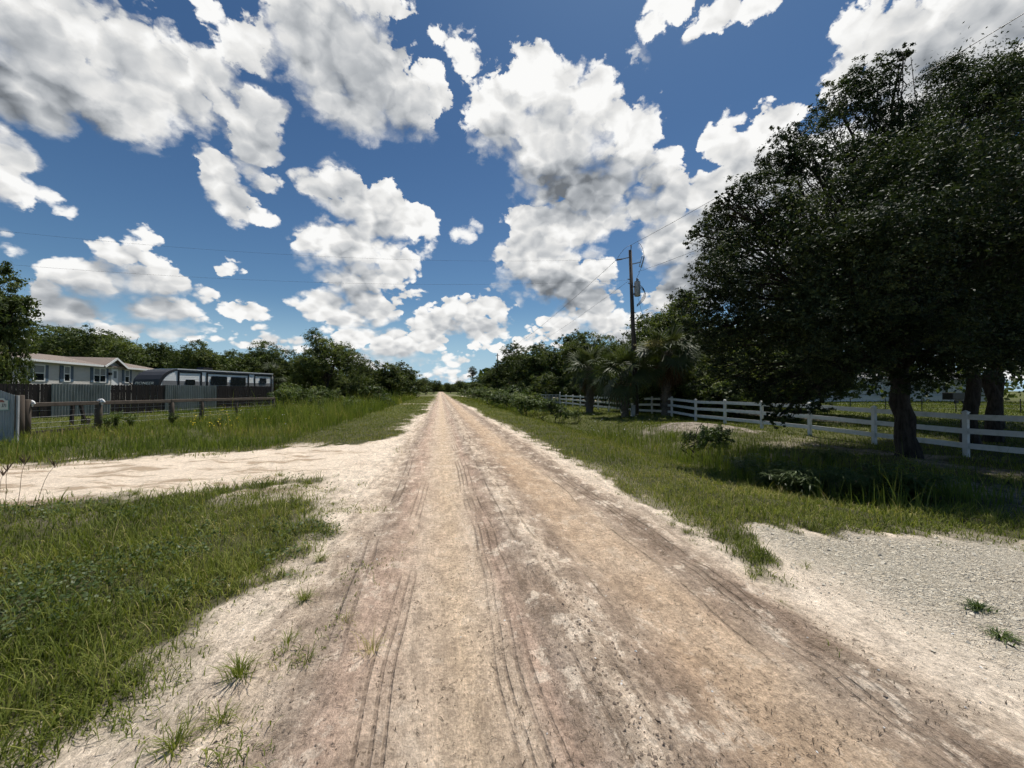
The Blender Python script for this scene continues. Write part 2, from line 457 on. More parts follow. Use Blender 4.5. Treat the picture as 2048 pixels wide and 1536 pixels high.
# damp brown stains stretched along the road
st1 = N.noise(N.mapping(flat, scale=(2.6, .55, 1)), 1.0, 6, .65)
st2 = N.noise(N.mapping(flat, loc=(7, 3, 0), scale=(9.0, 1.4, 1)), 1.0, 5, .65)
zone = ramp(N, u, [(P_(-1.7), (0,)*3), (P_(-1.0), (.55,)*3), (P_(-.6), (.6,)*3), (P_(-.15), (.12,)*3), (P_(.3), (.18,)*3), (P_(.6), (.75,)*3), (P_(1.15), (.85,)*3), (P_(1.5), (.25,)*3), (P_(2.0), (.2,)*3), (P_(2.35), (.95,)*3), (P_(2.7), (.35,)*3), (P_(3.2), (.1,)*3)])
stain = N.math('ADD', N.mapr(st1, .44, .62), N.math('MULTIPLY', N.mapr(st2, .48, .64), .7))
stain = N.math('MULTIPLY', stain, N.math('ADD', zone, .16), clamp=True)
c1 = N.mix(N.math('MULTIPLY', stain, .62), band, BROWN)
blotch = N.noise(flat, .9, 4, .6)
c1 = N.mix(N.mapr(blotch, .42, .72, 0, .40), c1, PALE)
red = N.noise(N.mapping(flat, loc=(3, 1, 0), scale=(1.2, .4, 1)), 1.2, 3, .5)
c1 = N.mix(N.mapr(red, .55, .75, 0, .22), c1, (.37, .25, .175))
crn = N.noise(N.mapping(flat, loc=(9, 2, 0), scale=(4.2, 2.6, 1)), 1.0, 10, .74)
crz = N.math('ADD', .18, N.math('MULTIPLY', zone, .9))
c1 = N.mix(N.math('MULTIPLY', N.mapr(crn, .515, .575), N.math('MULTIPLY', crz, .58)), c1, BROWN)
c1 = N.mix(N.math('MULTIPLY', N.mapr(crn, .465, .41), N.math('MULTIPLY', crz, .75)), c1, WHITE)
mot = N.noise(N.mapping(flat, loc=(1, 5, 0), scale=(11, 5, 1)), 1.0, 5, .68)
c1 = N.mix(1.0, c1, N.mapr(mot, .28, .72, .76, 1.36, 'LINEAR'), 'MULTIPLY')
# tyre tread marks: rows of small dashes
tr = None
for (cxm, wd, fq, sd) in ((.36, .016, 75, 1), (.42, .013, 75, 1), (.49, .018, 70, 1), (.57, .014, 80, 1), (-.30, .014, 70, 4), (-.24, .012, 70, 4), (-.37, .014, 70, 4), (.80, .018, 60, 6), (1.02, .022, 40, 6), (2.30, .016, 60, 7), (2.24, .012, 60, 7), (2.38, .016, 60, 7), (-.62, .02, 50, 9), (-.72, .016, 60, 9), (1.30, .014, 60, 11), (2.02, .014, 60, 12)):
    wob = N.math('MULTIPLY', N.math('SUBTRACT', N.noise(N.mapping(flat, loc=(sd, 0, 0), scale=(0, .35, 0)), 1.0, 2, .5), .5), .28)
    off = N.math('ABSOLUTE', N.math('SUBTRACT', N.math('ADD', x, wob), cxm))
    line = N.mapr(off, wd, wd * .35)
    dash = N.mapr(N.math('SINE', N.math('ADD', N.math('MULTIPLY', y, fq), N.math('MULTIPLY', off, 60.0))), -1.0, .2, .68, 1)
    on = N.mapr(N.noise(N.mapping(flat, loc=(sd * 3.1, 0, 0), scale=(.3, .55, 0)), 1.0, 3, .6), .44, .58)
    t_ = N.math('MULTIPLY', N.math('MULTIPLY', line, dash), on)
    tr = t_ if tr is None else N.math('MAXIMUM', tr, t_)
c1 = N.mix(N.math('MULTIPLY', tr, .5), c1, (.115, .085, .062))
# fine grain, crumbs and bits of dead plant
g1 = N.noise(flat, 26.0, 5, .7)
g2 = N.noise(N.mapping(flat, scale=(1, .6, 1)), 90.0, 3, .7)
c1 = N.mix(1.0, c1, N.mapr(g1, .25, .75, .58, 1.36, 'LINEAR'), 'MULTIPLY')
c1 = N.mix(1.0, c1, N.mapr(g2, .25, .75, .66, 1.32, 'LINEAR'), 'MULTIPLY')
wl = N.vmath('ADD', flat, N.vmath('SCALE', N.noise(flat, 14, 2, .5, color=True), scale=.09))
bits = N.voro(N.mapping(wl, scale=(34, 20, 1)), 1.0, 'F1', 0)
bitp = N.math('MULTIPLY', N.mapr(bits, .28, .15), N.mapr(N.noise(flat, 2.2, 3, .6), .42, .60, .12, 1))
c1 = N.mix(N.math('MULTIPLY', bitp, .75), c1, (.095, .072, .048))
cr = N.voro(N.mapping(flat, loc=(3, 3, 0), scale=(62, 60, 1)), 1.0, 'F1', 0)
c1 = N.mix(N.math('MULTIPLY', N.mapr(cr, .12, .05), .8), c1, (.66, .62, .56))
drv = N.math('MULTIPLY', N.mapr(x, -1.5, -2.6), N.mapr(y, 5.5, 7.0))
c1 = N.mix(N.math('MULTIPLY', drv, .55), c1, N.mix(1.0, N.mapr(g1, .25, .75, .8, 1.15, 'LINEAR'), (.64, .55, .44), 'MULTIPLY'))
dst = N.noise(N.mapping(flat, loc=(2, 8, 0), scale=(.7, 2.4, 1)), 1.0, 8, .7)
c1 = N.mix(N.math('MULTIPLY', N.math('MULTIPLY', drv, N.mapr(dst, .49, .60)), .75), c1, (.27, .20, .13))
# white shell gravel of the right-hand drive
gv = N.voro(N.mapping(wl, scale=(55, 55, 1)), 1.0, 'F1', 1, .6, out="Color")
gd = N.voro(N.mapping(wl, scale=(55, 55, 1)), 1.0, 'F1', 1, .6)
gs = N.sep(gv)[0]
gcol = ramp(N, gs, [(0, (.34, .28, .20)), (.10, (.66, .585, .45)), (.6, (.82, .745, .60)), (1, (.92, .86, .72))])
gcol = N.mix(N.mapr(gd, .5, .9, 0, .25), gcol, (.30, .25, .19))
gcol = N.mix(N.mapr(N.noise(N.mapping(flat, scale=(30, 18, 1)), 1.0, 4, .7), .60, .70, 0, .6), gcol, (.20, .155, .11))
gcol = N.mix(N.mapr(N.noise(flat, 1.3, 4, .65), .5, .75, 0, .4), gcol, (.50, .42, .325))
c1 = N.mix(gr, c1, gcol)
# soil under the grass
soil = N.mix(N.noise(flat, 3.0, 5, .6), (.030, .034, .012), (.10, .10, .042))
soil = N.mix(N.mapr(N.noise(flat, 40, 3, .6), .45, .75, 0, .5), soil, (.13, .10, .06))
field = N.mix(N.noise(flat, .5, 6, .65), (.060, .072, .020), (.120, .125, .040))
soil = N.mix(N.mapr(N.vmath('LENGTH', flat), 12, 34, 0, 1), soil, field)
c1 = N.mix(1.0, c1, N.mix(gr, (1.15, 1.12, 1.10), (1.06, 1.03, 1.0)), 'MULTIPLY')
lit = N.node("ShaderNodeAttribute", attribute_name="litter").outputs["Fac"]
lv = N.voro(N.mapping(wl, scale=(13, 11, 1)), 1.0, 'F1', 2, .6, out="Color")
lcol = ramp(N, N.sep(lv)[0], [(0, (.05, .038, .028)), (.4, (.13, .10, .075)), (.62, (.25, .20, .16)), (1, (.42, .36, .30))])
lcol = N.mix(N.mapr(N.noise(flat, 2.2, 5, .7), .42, .62, 0, .7), lcol, (.06, .05, .032))
c1 = N.mix(lit, c1, lcol)
col = N.mix(sa, soil, c1)
hh = N.math('ADD', N.math('MULTIPLY', g1, .6), N.math('MULTIPLY', g2, .25))
hh = N.math('ADD', hh, N.math('MULTIPLY', st2, .8))
hh = N.math('SUBTRACT', hh, N.math('MULTIPLY', tr, .4))
hh = N.math('ADD', hh, N.math('MULTIPLY', crn, 1.6))
hh = N.math('ADD', hh, N.math('MULTIPLY', N.math('SUBTRACT', .6, gd), N.math('MULTIPLY', gr, 1.4)))
finish(N, principled(N, col, .95, bump(N, hh, 1.0, .035), spec=.15))

grav = sst(-.1, .5, sandfield(GX, GY)[2] + .5 * (fbm(GX * 2, GY * 2, 91, 3) - .5)) * sst(2.9, 4.0, GX)
MND = np.exp(-(((GX - 11.2) / 2.6) ** 2 + ((GY - 15.2) / 2.3) ** 2))
litter = np.maximum(sst(.15, .4, MND), sst(6.5, 8, GX) * (1 - sst(13, 16, GX)) * (1 - sst(10, 13, GY)))
def ground_piece(name, sel, label=None):
    q = quads[sel]
    used, inv_ = np.unique(q, return_inverse=True)
    o = mesh_np(name, VERT[used], [inv_.reshape(q.shape)], gm, {"sand": SA.ravel()[used], "gravel": grav.ravel()[used], "litter": litter.ravel()[used]}, smooth=True)
    o["kind"] = "structure"
    if label: o["label"] = label
    return o
ground_piece("ground", kind == 0, "grassy verges, ditches and fields on both sides of the dirt road")
ground_piece("road", kind == 1, "straight sandy dirt road with tyre tracks running to the horizon")
ground_piece("driveway", kind == 2, "pale sandy driveway crossing the verge to the corrugated gate on the left")
ground_piece("driveway", kind == 3, "white shell gravel driveway in the right foreground")
ground_piece("side_road", kind == 4, "faint pale sandy track crossing the verge far down the road")
# ---------------------------------------------------------------- foliage materials
def leaf_mat(name, stops, rough=.5, trans=.3, spec=.4, var=.35, big=.6, tcol=None):
    m, N = new_mat(name)
    tint = N.node("ShaderNodeAttribute", attribute_name="tint").outputs["Fac"]
    pos = N.node("ShaderNodeTexCoord").outputs["Object"]
    n = N.noise(pos, big, 3, .6)
    f = N.math('ADD', tint, N.math('MULTIPLY', N.math('SUBTRACT', n, .5), var))
    c = ramp(N, f, stops)
    p = principled(N, c, rough, spec=spec)
    if trans > 0:
        t = N.node("ShaderNodeBsdfTranslucent")
        tc = N.mix(1.0, c, tcol or (1.15, 1.25, .55), 'MULTIPLY')
        N.put(t, 0, tc)
        mx = N.node("ShaderNodeMixShader"); N.put(mx, 0, trans)
        N.l.new(p, mx.inputs[1]); N.l.new(t.outputs[0], mx.inputs[2])
        p = mx.outputs[0]
    finish(N, p)
    return m
M = {}
M['grass'] = leaf_mat("grass_blade", [(0, (.050, .070, .013)), (.40, (.146, .176, .035)), (.70, (.245, .255, .062)), (.88, (.36, .31, .13)), (1, (.48, .39, .21))], .65, .32, .12, .30, .7)
M['tall'] = leaf_mat("tall_grass_blade", [(0, (.055, .085, .018)), (.45, (.138, .178, .036)), (.72, (.215, .240, .055)), (.90, (.33, .29, .10)), (1, (.42, .31, .17))], .65, .35, .12, .4, .35)
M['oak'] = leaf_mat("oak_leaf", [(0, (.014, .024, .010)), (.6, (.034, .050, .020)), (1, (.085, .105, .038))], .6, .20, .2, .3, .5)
M['tree'] = leaf_mat("tree_leaf", [(0, (.036, .052, .017)), (.55, (.095, .122, .038)), (1, (.185, .205, .066))], .6, .30, .18, .5, .35)
M['pine'] = leaf_mat("pine_needle", [(0, (.026, .042, .018)), (1, (.07, .095, .036))], .5, .1, .3)
M['shrub'] = leaf_mat("shrub_leaf", [(0, (.055, .085, .022)), (.6, (.115, .155, .042)), (1, (.21, .24, .075))], .5, .3, .35, .4, .8)
M['weed'] = leaf_mat("weed_leaf", [(0, (.040, .064, .018)), (.6, (.085, .125, .034)), (1, (.16, .19, .06))], .5, .3, .35, .4, .8)
M['palm'] = leaf_mat("palm_frond", [(0, (.034, .048, .018)), (.6, (.070, .088, .032)), (1, (.17, .18, .085))], .5, .18, .2, .2, .8)
M['deadpalm'] = leaf_mat("dead_frond", [(0, (.055, .032, .018)), (.6, (.13, .078, .042)), (1, (.26, .19, .12))], .7, .15, .2, .3, .8, (1.1, .9, .6))
M['dry'] = leaf_mat("dry_stalk", [(0, (.12, .075, .05)), (1, (.30, .22, .13))], .7, .15, .2, .2, 1.0, (1, .9, .7))
def bark_mat(name, a, b, scale=(9, 9, 2.2)):
    m, N = new_mat(name)
    pos = N.node("ShaderNodeTexCoord").outputs["Object"]
    n = N.noise(N.mapping(pos, scale=scale), 1.6, 6, .7)
    v = N.voro(N.mapping(pos, scale=scale), 1.0, 'F1', 1)
    c = N.mix(N.mapr(n, .3, .7), a, b)
    finish(N, principled(N, c, .9, bump(N, N.math('ADD', n, N.math('MULTIPLY', v, .8)), .9, .03), spec=.15))
    return m
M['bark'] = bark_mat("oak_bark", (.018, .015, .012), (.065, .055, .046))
M['palmbark'] = bark_mat("palm_bark", (.08, .065, .05), (.23, .195, .16), (6, 6, 14))

# ---------------------------------------------------------------- blades of grass
def blades(name, X, Y, length, width, lean, tint, mat, segs=2, az=None, Z=None, parent=None, curl=1.0):
    n = len(X)
    if Z is None: Z = height(X, Y)
    if az is None: az = rng.uniform(0, 2 * np.pi, n)
    face = az + np.pi / 2 + rng.normal(0, .5, n)
    V = np.zeros((n, 2 * segs + 1, 3)); k = 0
    px = np.zeros(n); pz = np.zeros(n); th = lean * .25
    for s in range(segs + 1):
        t = s / segs
        w = width * (1 - t) ** .7 * .5 * (1.0 if s else .8)
        bx = X + px * np.cos(az); by = Y + px * np.sin(az); bz = Z + pz - .01 * (s == 0)
        if s < segs:
            V[:, 2 * s] = np.stack([bx - w * np.cos(face), by - w * np.sin(face), bz], -1)
            V[:, 2 * s + 1] = np.stack([bx + w * np.cos(face), by + w * np.sin(face), bz], -1)
        else:
            V[:, 2 * s] = np.stack([bx, by, bz], -1)
        a = th + lean * curl * t
        px = px + np.sin(a) * length / segs; pz = pz + np.cos(a) * length / segs
    nv = 2 * segs + 1
    base = (np.arange(n) * nv)[:, None]
    polys = [base + np.array([[2 * s, 2 * s + 1, 2 * s + 3, 2 * s + 2]]) for s in range(segs - 1)]
    tri = base + np.array([[2 * segs - 2, 2 * segs - 1, 2 * segs]])
    return mesh_np(name, V.reshape(-1, 3), polys + [tri], mat, {"tint": np.repeat(tint, nv)}, parent=parent)

def scatter(n, rmin, rmax, power, half=R(64), yaw=YAW):
    """points around the camera, thinning with distance as r**-power per square metre"""
    e = 2 - power
    u_ = rng.uniform(0, 1, n)
    r = (rmin ** e + u_ * (rmax ** e - rmin ** e)) ** (1 / e)
    a = yaw + rng.uniform(-half, half, n)
    return r * np.sin(a), r * np.cos(a), r
def keep(mask, *arrs):
    return [a[mask] for a in arrs]

def tallzone(x, y):
    nb = .55 * (fbm(x * .25, y * .25, 101, 3) - .5)
    left = sst(-4.5, -4.95, x + nb) * (y > 6) * sst(-34, -28, x)
    left = left * sst(.15, .9, y - np.interp(x, DRL_X, DRL_HI))
    # lawn behind the rail fence is short
    fx = -15 + (y - 17.2) * .313
    left = left * (1 - sst(-.3, -1.2, x - fx) * (y < 30))
    right = sst(5.8, 7.2, x + nb) * (1 - sst(8.8, 10.0, x + nb * .6)) * sst(4.2, 5.4, y) * (1 - sst(14, 18, y))
    right2 = sst(5.2, 6.6, x + nb) * (1 - sst(9.0, 10.0, x)) * sst(24, 34, y) * .8
    return np.maximum(left, np.maximum(right * .8, right2 * .8))

# short grass
x_, y_, r_ = scatter(620000, 1.7, 95, 1.66)
xe, ye = rng.uniform(-5, 5, 60000), rng.uniform(-2.5, 2.2, 60000)      # and close round the camera, just out of the picture
re_ = np.hypot(xe, ye); ae = np.abs(np.arctan2(xe, ye) - YAW)
xe, ye, re_ = keep((re_ < 1.7) | (ae > R(64)), xe, ye, re_)
x_, y_, r_ = np.concatenate([x_, xe]), np.concatenate([y_, ye]), np.concatenate([r_, re_])
S_ = sand(x_, y_); T_ = tallzone(x_, y_); U_ = tuftiness(x_, y_)
clump = fbm(x_ * 1.6, y_ * 1.6, 111, 3)
bare = sst(.60, .70, fbm(x_ * .9, y_ * .9, 112, 3)) * sst(3.5, 2.0, x_) * (y_ < 7)
dens = np.maximum((1 - S_) ** 1.3 * (.6 + .8 * sst(.3, .6, clump)) * (1 - .6 * bare), .55 * U_) * (1 - .75 * T_)
dens = dens * np.where((x_ > 8) & (y_ < 16), .55, 1)
x_, y_, r_, clump, S_ = keep(rng.uniform(0, 1, len(x_)) < dens, x_, y_, r_, clump, S_)
mown = np.where((y_ > 11.5) & (x_ < 0), .42, 1.0) * np.where((x_ > 0) & (y_ > 6), .55, np.where(x_ > 0, .75, 1.0))
strip = (((y_ > 11.5) & (x_ < 0) & (x_ > -6)) | ((x_ > 0) & (x_ < 6.5) & (y_ > 4)))
ln = (.05 + .085 * rng.gamma(2.2, .42, len(x_)) * (.6 + .9 * clump)) * mown * (1 - .35 * S_) * (1 + .012 * r_)
wd = .0042 * (1 + r_ / 4.5) ** .92 * rng.uniform(.7, 1.35, len(x_))
tint = np.clip(rng.normal(.42, .17, len(x_)) + .35 * (fbm(x_ * .5, y_ * .5, 113, 3) - .5) + .17 * strip + .30 * (rng.uniform(0, 1, len(x_)) < .09) - .12 * sst(.55, .7, fbm(x_ * .7, y_ * .7, 115, 3)) - .18 * (x_ > 15.5), 0, 1)  # last term: grass past the white rails coloured darker, standing in for shade
flatl = 1.1 * S_
nearm = r_ < 9
ln = ln * np.where(S_ > .4, .75, 1)
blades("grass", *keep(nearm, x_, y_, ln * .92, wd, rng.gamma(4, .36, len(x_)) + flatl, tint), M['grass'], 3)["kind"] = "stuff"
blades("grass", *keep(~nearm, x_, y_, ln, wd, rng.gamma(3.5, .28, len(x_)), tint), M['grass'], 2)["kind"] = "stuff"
# low broad-leaved weeds and clover spread through the near lawn
x_, y_, r_ = scatter(150000, 1.8, 13, 1.2)
d_ = sst(.50, .62, fbm(x_ * .8, y_ * .8, 131, 4)) * (1 - sand(x_, y_)) * (x_ < 0) * (y_ < 10)
x_, y_ = keep(rng.uniform(0, 1, len(x_)) < d_, x_, y_)
n_ = len(x_)
cen = np.stack([x_, y_, height(x_, y_) + rng.uniform(.02, .13, n_)], -1)
LOWWEED = (cen, n_)
# tall grass and weeds in the ditches
x_, y_, r_ = scatter(420000, 4.5, 85, 1.45)
T_ = tallzone(x_, y_)
cl = fbm(x_ * .9, y_ * .9, 121, 3)
T_ = T_ * (.35 + sst(.3, .6, cl))
x_, y_, r_, cl = keep(rng.uniform(0, 1, len(x_)) < T_ * .8, x_, y_, r_, cl)
ln = rng.gamma(3.5, .12, len(x_)) * (.55 + .9 * cl) * np.where(x_ > 0, .80, np.where(x_ < 0, .50 + 1.15 * sst(-12.5, -8, x_) * sst(15, 24, y_), 1.0))
wd = .0065 * (1 + r_ / 6) ** .85 * rng.uniform(.6, 1.3, len(x_))
yel = .30 * sst(.5, .68, fbm(x_ * .3, y_ * .3, 123, 3))
tint = np.clip(rng.normal(.45, .15, len(x_)) + yel, 0, 1)
blades("tall_grass", x_, y_, ln, wd, rng.gamma(2, .28, len(x_)), tint, M['tall'], 3)["kind"] = "stuff"

# ---------------------------------------------------------------- trees
def tube_mesh(paths, sides=8):
    """paths: list of (points, radii); one mesh of tapered tubes"""
    Vs, Fs, base = [], [], 0
    for pts, rad in paths:
        pts = np.array(pts, float); k = len(pts)
        tg = np.gradient(pts, axis=0)
        tg /= np.linalg.norm(tg, axis=1)[:, None] + 1e-9
        ref = np.array([.31, .95, .02]) if abs(tg[0][2]) > .8 else np.array([0, 0, 1.0])
        s1 = np.cross(tg, ref); s1 /= np.linalg.norm(s1, axis=1)[:, None] + 1e-9
        s2 = np.cross(tg, s1)
        a = np.arange(sides) * 2 * np.pi / sides
        ring = pts[:, None] + np.array(rad)[:, None, None] * (s1[:, None] * np.cos(a)[None, :, None] + s2[:, None] * np.sin(a)[None, :, None])
        Vs.append(ring.reshape(-1, 3))
        i = base + np.arange(k * sides).reshape(k, sides)
        j = np.roll(i, -1, axis=1)
        Fs.append(np.stack([i[:-1], j[:-1], j[1:], i[1:]], -1).reshape(-1, 4))
        base += k * sides
    return np.concatenate(Vs), np.concatenate(Fs)

def limb(a, b, ra, rb, n=6, sag=.0, wob=.12):
    a = np.array(a, float); b = np.array(b, float)
    L = np.linalg.norm(b - a)
    t = np.linspace(0, 1, n)[:, None]
    p = a + (b - a) * t
    p[:, 2] += (np.sin(t[:, 0] * np.pi) * L * sag)
    j = rng.normal(0, wob * L / n, p.shape); j[0] = 0; j[-1] = 0
    return p + j, ra + (rb - ra) * t[:, 0] ** .8

def leaves(centers, normals, size, aspect=.38, jit=.7):
    n = len(centers)
    nrm = normals + rng.normal(0, jit, (n, 3))
    nrm /= np.linalg.norm(nrm, axis=1)[:, None] + 1e-9
    t = np.cross(nrm, rng.normal(0, 1, (n, 3))); t /= np.linalg.norm(t, axis=1)[:, None] + 1e-9
    b = np.cross(nrm, t)
    L = (size * rng.uniform(.65, 1.3, n))[:, None]
    V = np.stack([centers - t * L * .5, centers + b * L * aspect * .5 + nrm * L * .06, centers + t * L * .5, centers - b * L * aspect * .5 + nrm * L * .06], 1)
    return V

V_ = leaves(LOWWEED[0], np.tile([0, -.2, .9], (LOWWEED[1], 1)), np.full(LOWWEED[1], .030), .75, .5)
mesh_np("low_weeds", V_.reshape(-1, 3), [np.arange(len(V_) * 4).reshape(-1, 4)], M['weed'], {"tint": np.repeat(np.clip(rng.normal(.4, .2, LOWWEED[1]), 0, 1), 4)})["kind"] = "stuff"

def crown_mesh(lobes, nleaf, size, aspect=.38, clump=.16, shell=.55, per=28, flat=.75, droop=0.0):
    """leaf clumps spread through lobes (centre, radius)"""
    vol = np.array([l[1] ** 2.2 for l in lobes]); vol /= vol.sum()
    Vs, Ts = [], []
    for (c, r), f in zip(lobes, vol):
        nc = max(3, int(nleaf * f / per))
        d = rng.normal(0, 1, (nc, 3)); d[:, 2] += .25; d /= np.linalg.norm(d, axis=1)[:, None]
        rr = r * (shell + (1.05 - shell) * rng.uniform(0, 1, nc) ** .6) * (1 + np.clip(.12 * rng.normal(0, 1, nc), -.3, .25))
        cc = np.array(c) + d * rr[:, None] * np.array([1, 1, flat])
        ct = rng.normal(.45, .22, nc) + rng.normal(0, .16)
        k = rng.poisson(per, nc) + 4
        ci = np.repeat(np.arange(nc), k)
        off = rng.uniform(-1, 1, (len(ci), 3)) * rng.uniform(.3, 1.6, (len(ci), 1)) * (clump * r * rng.uniform(.6, 1.4, nc))[ci][:, None] * np.array([1, 1, .7])
        if droop: off[:, 2] -= droop * np.abs(rng.normal(0, 1, len(ci)))
        p = cc[ci] + off
        nr = d[ci] * .5 + np.array([0, 0, .65])
        Vs.append(leaves(p, nr, np.full(len(ci), size), aspect))
        Ts.append(np.clip(ct[ci] + rng.normal(0, .12, len(ci)), 0, 1))
    V = np.concatenate(Vs); T = np.concatenate(Ts)
    polys = np.arange(len(V) * 4).reshape(-1, 4)
    return V.reshape(-1, 3), polys, np.repeat(T, 4)

def thing(name, label, cat, loc=(0, 0, 0), rz=0.0, group=None):
    o = bpy.data.objects.new(name, None); COL.objects.link(o)
    o.empty_display_size = .2
    o.location = loc; o.rotation_euler = (0, 0, rz)
    return tag(o, label, cat, group)

def copy_tree(o, parent=None):
    kids = list(o.children)
    c = o.copy(); COL.objects.link(c)
    if parent is not None: c.parent = parent
    for k in kids: copy_tree(k, c)
    return c

def random_lobes(h, rad, zlow, n, rs=(.28, .42), seed=0):
    g = np.random.default_rng(seed)
    out = []
    cz = (h + zlow) / 2; hz_ = (h - zlow) / 2
    for i in range(n):
        d = g.normal(0, 1, 3); d /= np.linalg.norm(d)
        q = g.uniform(.15, .78) ** .7
        r = g.uniform(*rs) * rad
        out.append((np.array([d[0] * rad * q, d[1] * rad * q, cz + d[2] * hz_ * q * .9 - .1 * hz_]), r))
    return out

def tree_parts(root, lobes, trunk_h, tr, leafmat, nleaf, size, aspect=.5, lean=(0, 0), bark='bark', per=28, clump=.17, twigs=4, stems=1, shell=.55, flat=.75, fork=None, droop=0.0):
    paths = []
    for s in range(stems):
        ox = (rng.normal(0, .35) if stems > 1 else 0); oy = (rng.normal(0, .35) if stems > 1 else 0)
        top = np.array([lean[0] + ox * 2, lean[1] + oy * 2, trunk_h])
        p, r = limb((ox * .5, oy * .5, -.25), top, tr, tr * .72, 7, 0, .10)
        r = np.array(r); r[0] *= 1.45; r[1] *= 1.1
        paths.append((p, r))
        for i, (c, rad) in enumerate(lobes):
            if i % stems != s: continue
            st_ = top if rng.uniform() < .6 else p[-2]
            q, r2 = limb(st_, c, tr * (.28 + .3 * rng.uniform()), tr * .07, 7, .10, .16)
            paths.append((q, r2))
            for _ in range(twigs):
                d = rng.normal(0, 1, 3); d[2] += .4; d /= np.linalg.norm(d)
                k = rng.integers(3, 7)
                paths.append(limb(q[k], np.array(c) + d * rad * .95, max(r2[k] * .55, .012), .008, 5, .05, .2))
    V, F = tube_mesh(paths, 8 if tr > .12 else 6)
    mesh_np("trunk", V, [F], M[bark], parent=root, smooth=True)
    V, F, T = crown_mesh(lobes, nleaf, size, aspect, clump, shell, per, flat, droop)
    mesh_np("crown", V, [F], leafmat, {"tint": T}, parent=root)
# ---------------------------------------------------------------- the big oak at the right
def oak_at(base, spec, depth_of_trunk):
    lobes = []
    for (px, py, dd, rp) in spec:
        d = depth_of_trunk + dd
        c = atd(px, d, py)
        lobes.append((np.array(c - base), rp * d / FPX))
    return lobes
b0_ = at(1815, 915, -.25); b0_.z = hz(b0_.x, b0_.y)
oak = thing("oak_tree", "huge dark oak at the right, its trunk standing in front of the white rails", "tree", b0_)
OAK = [(1442,405,-.4,26),(1395,470,-.6,34),(1400,600,-.9,60),(1425,660,-1,60),(1450,480,1.0,80),(1564,338,.4,60),(1545,480,.2,90),(1430,760,-.6,44),(1508,406,-.6,74),(1450,428,0,42),(1475,560,-1.0,105),(1430,520,.3,45),(1470,690,-.8,90),(1540,770,-1.0,62),(1600,800,-1.4,48),(1622,306,0,76),(1572,272,.6,42),(1682,228,.4,76),(1756,178,.2,68),(1800,126,0,30),
       (1620,480,-2.0,118),(1620,640,-2.2,130),(1735,345,-1.6,112),(1740,540,-2.9,150),(1700,700,-2.2,105),(1850,268,-.6,98),(1870,420,-2.8,150),(1850,640,-2.6,130),(1930,195,.5,84),(1960,330,-1.6,130),(2000,500,-2.4,150),(1980,680,-2.2,110),
       (2060,200,0,120),(2120,360,-1,150),(2130,560,-1,150),(1600,560,1.8,130),(1700,430,2.4,150),(1800,560,3.0,160),(1900,400,3,160),(2040,420,2.6,160),(1880,680,2.6,110),(1700,690,2.2,110),(1560,650,1.6,100),(2200,300,1,150),(2240,480,1,140),(1760,730,-1.2,60),(1880,735,-.5,60),
       (1505,775,-.4,40),(1560,830,-1.2,26),(2080,150,.8,80),(1650,760,-1.0,46)]
g0_ = np.random.default_rng(99)
ol = oak_at(b0_, OAK, 10.8)
# each bough breaks up into sprays of twigs
spr = []
for c, r in ol:
    for k in range(7):
        d = g0_.normal(0, 1, 3); d[2] += .15; d /= np.linalg.norm(d)
        spr.append((np.array(c) + d * r * g0_.uniform(.45, .88), r * g0_.uniform(.28, .46)))
paths_ = []
p_, r_ = limb((0, 0, -.3), (.1, .25, 2.9), .25, .20, 8, 0, .08); r_ = np.array(r_); r_[0] *= 1.5; r_[1] *= 1.12
paths_.append((p_, r_))
for i, (c, rad) in enumerate(ol):
    q, r2 = limb(p_[-1 - (i % 2)], np.array(c), .05 + .07 * rng.uniform(), .022, 8, .08, .14)
    paths_.append((q, r2))
    for k in range(7):
        cc = spr[i * 7 + k][0]
        paths_.append(limb(q[3 + k % 4], cc, .022, .007, 6, .03, .2))
V, F = tube_mesh(paths_, 8)
mesh_np("trunk", V, [F], M['bark'], parent=oak, smooth=True)
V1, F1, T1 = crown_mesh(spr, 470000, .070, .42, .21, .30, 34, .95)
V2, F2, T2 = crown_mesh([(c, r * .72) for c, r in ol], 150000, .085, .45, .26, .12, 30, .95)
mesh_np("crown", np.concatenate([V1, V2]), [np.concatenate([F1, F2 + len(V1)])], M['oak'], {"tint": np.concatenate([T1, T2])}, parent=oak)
b1_ = at(1945, 892, -.2); b1_.z = hz(b1_.x, b1_.y)
oak2 = thing("oak_tree", "oak with a straight black trunk behind the white rails, second from the right edge", "tree", b1_)
OAK2 = [(1900,640,0,130),(2000,560,0,150),(2080,640,-.5,130),(1830,700,.5,90),(2020,700,-.6,80),(1950,420,.5,170),(2100,300,1,180),(1800,450,1.5,160),(2200,500,1,170),(1900,250,1.5,130)]
tree_parts(oak2, oak_at(b1_, OAK2, 13.2), 3.2, .21, M['oak'], 110000, .11, .42, (0, 0), per=30, clump=.24, shell=.3)
b2_ = at(1985, 882, -.2); b2_.z = hz(b2_.x, b2_.y)
oak3 = thing("oak_tree", "oak with a stout black trunk behind the white rails, trunk nearest the right edge", "tree", b2_)
OAK3 = [(2020,640,.5,110),(2100,560,.5,150),(2200,640,0,130),(2060,690,-.3,60),(2150,420,1,160),(2300,520,1,160),(1980,500,2,140)]
tree_parts(oak3, oak_at(b2_, OAK3, 14.4), 3.4, .22, M['oak'], 90000, .11, .42, (0, 0), per=30, clump=.24, shell=.3)

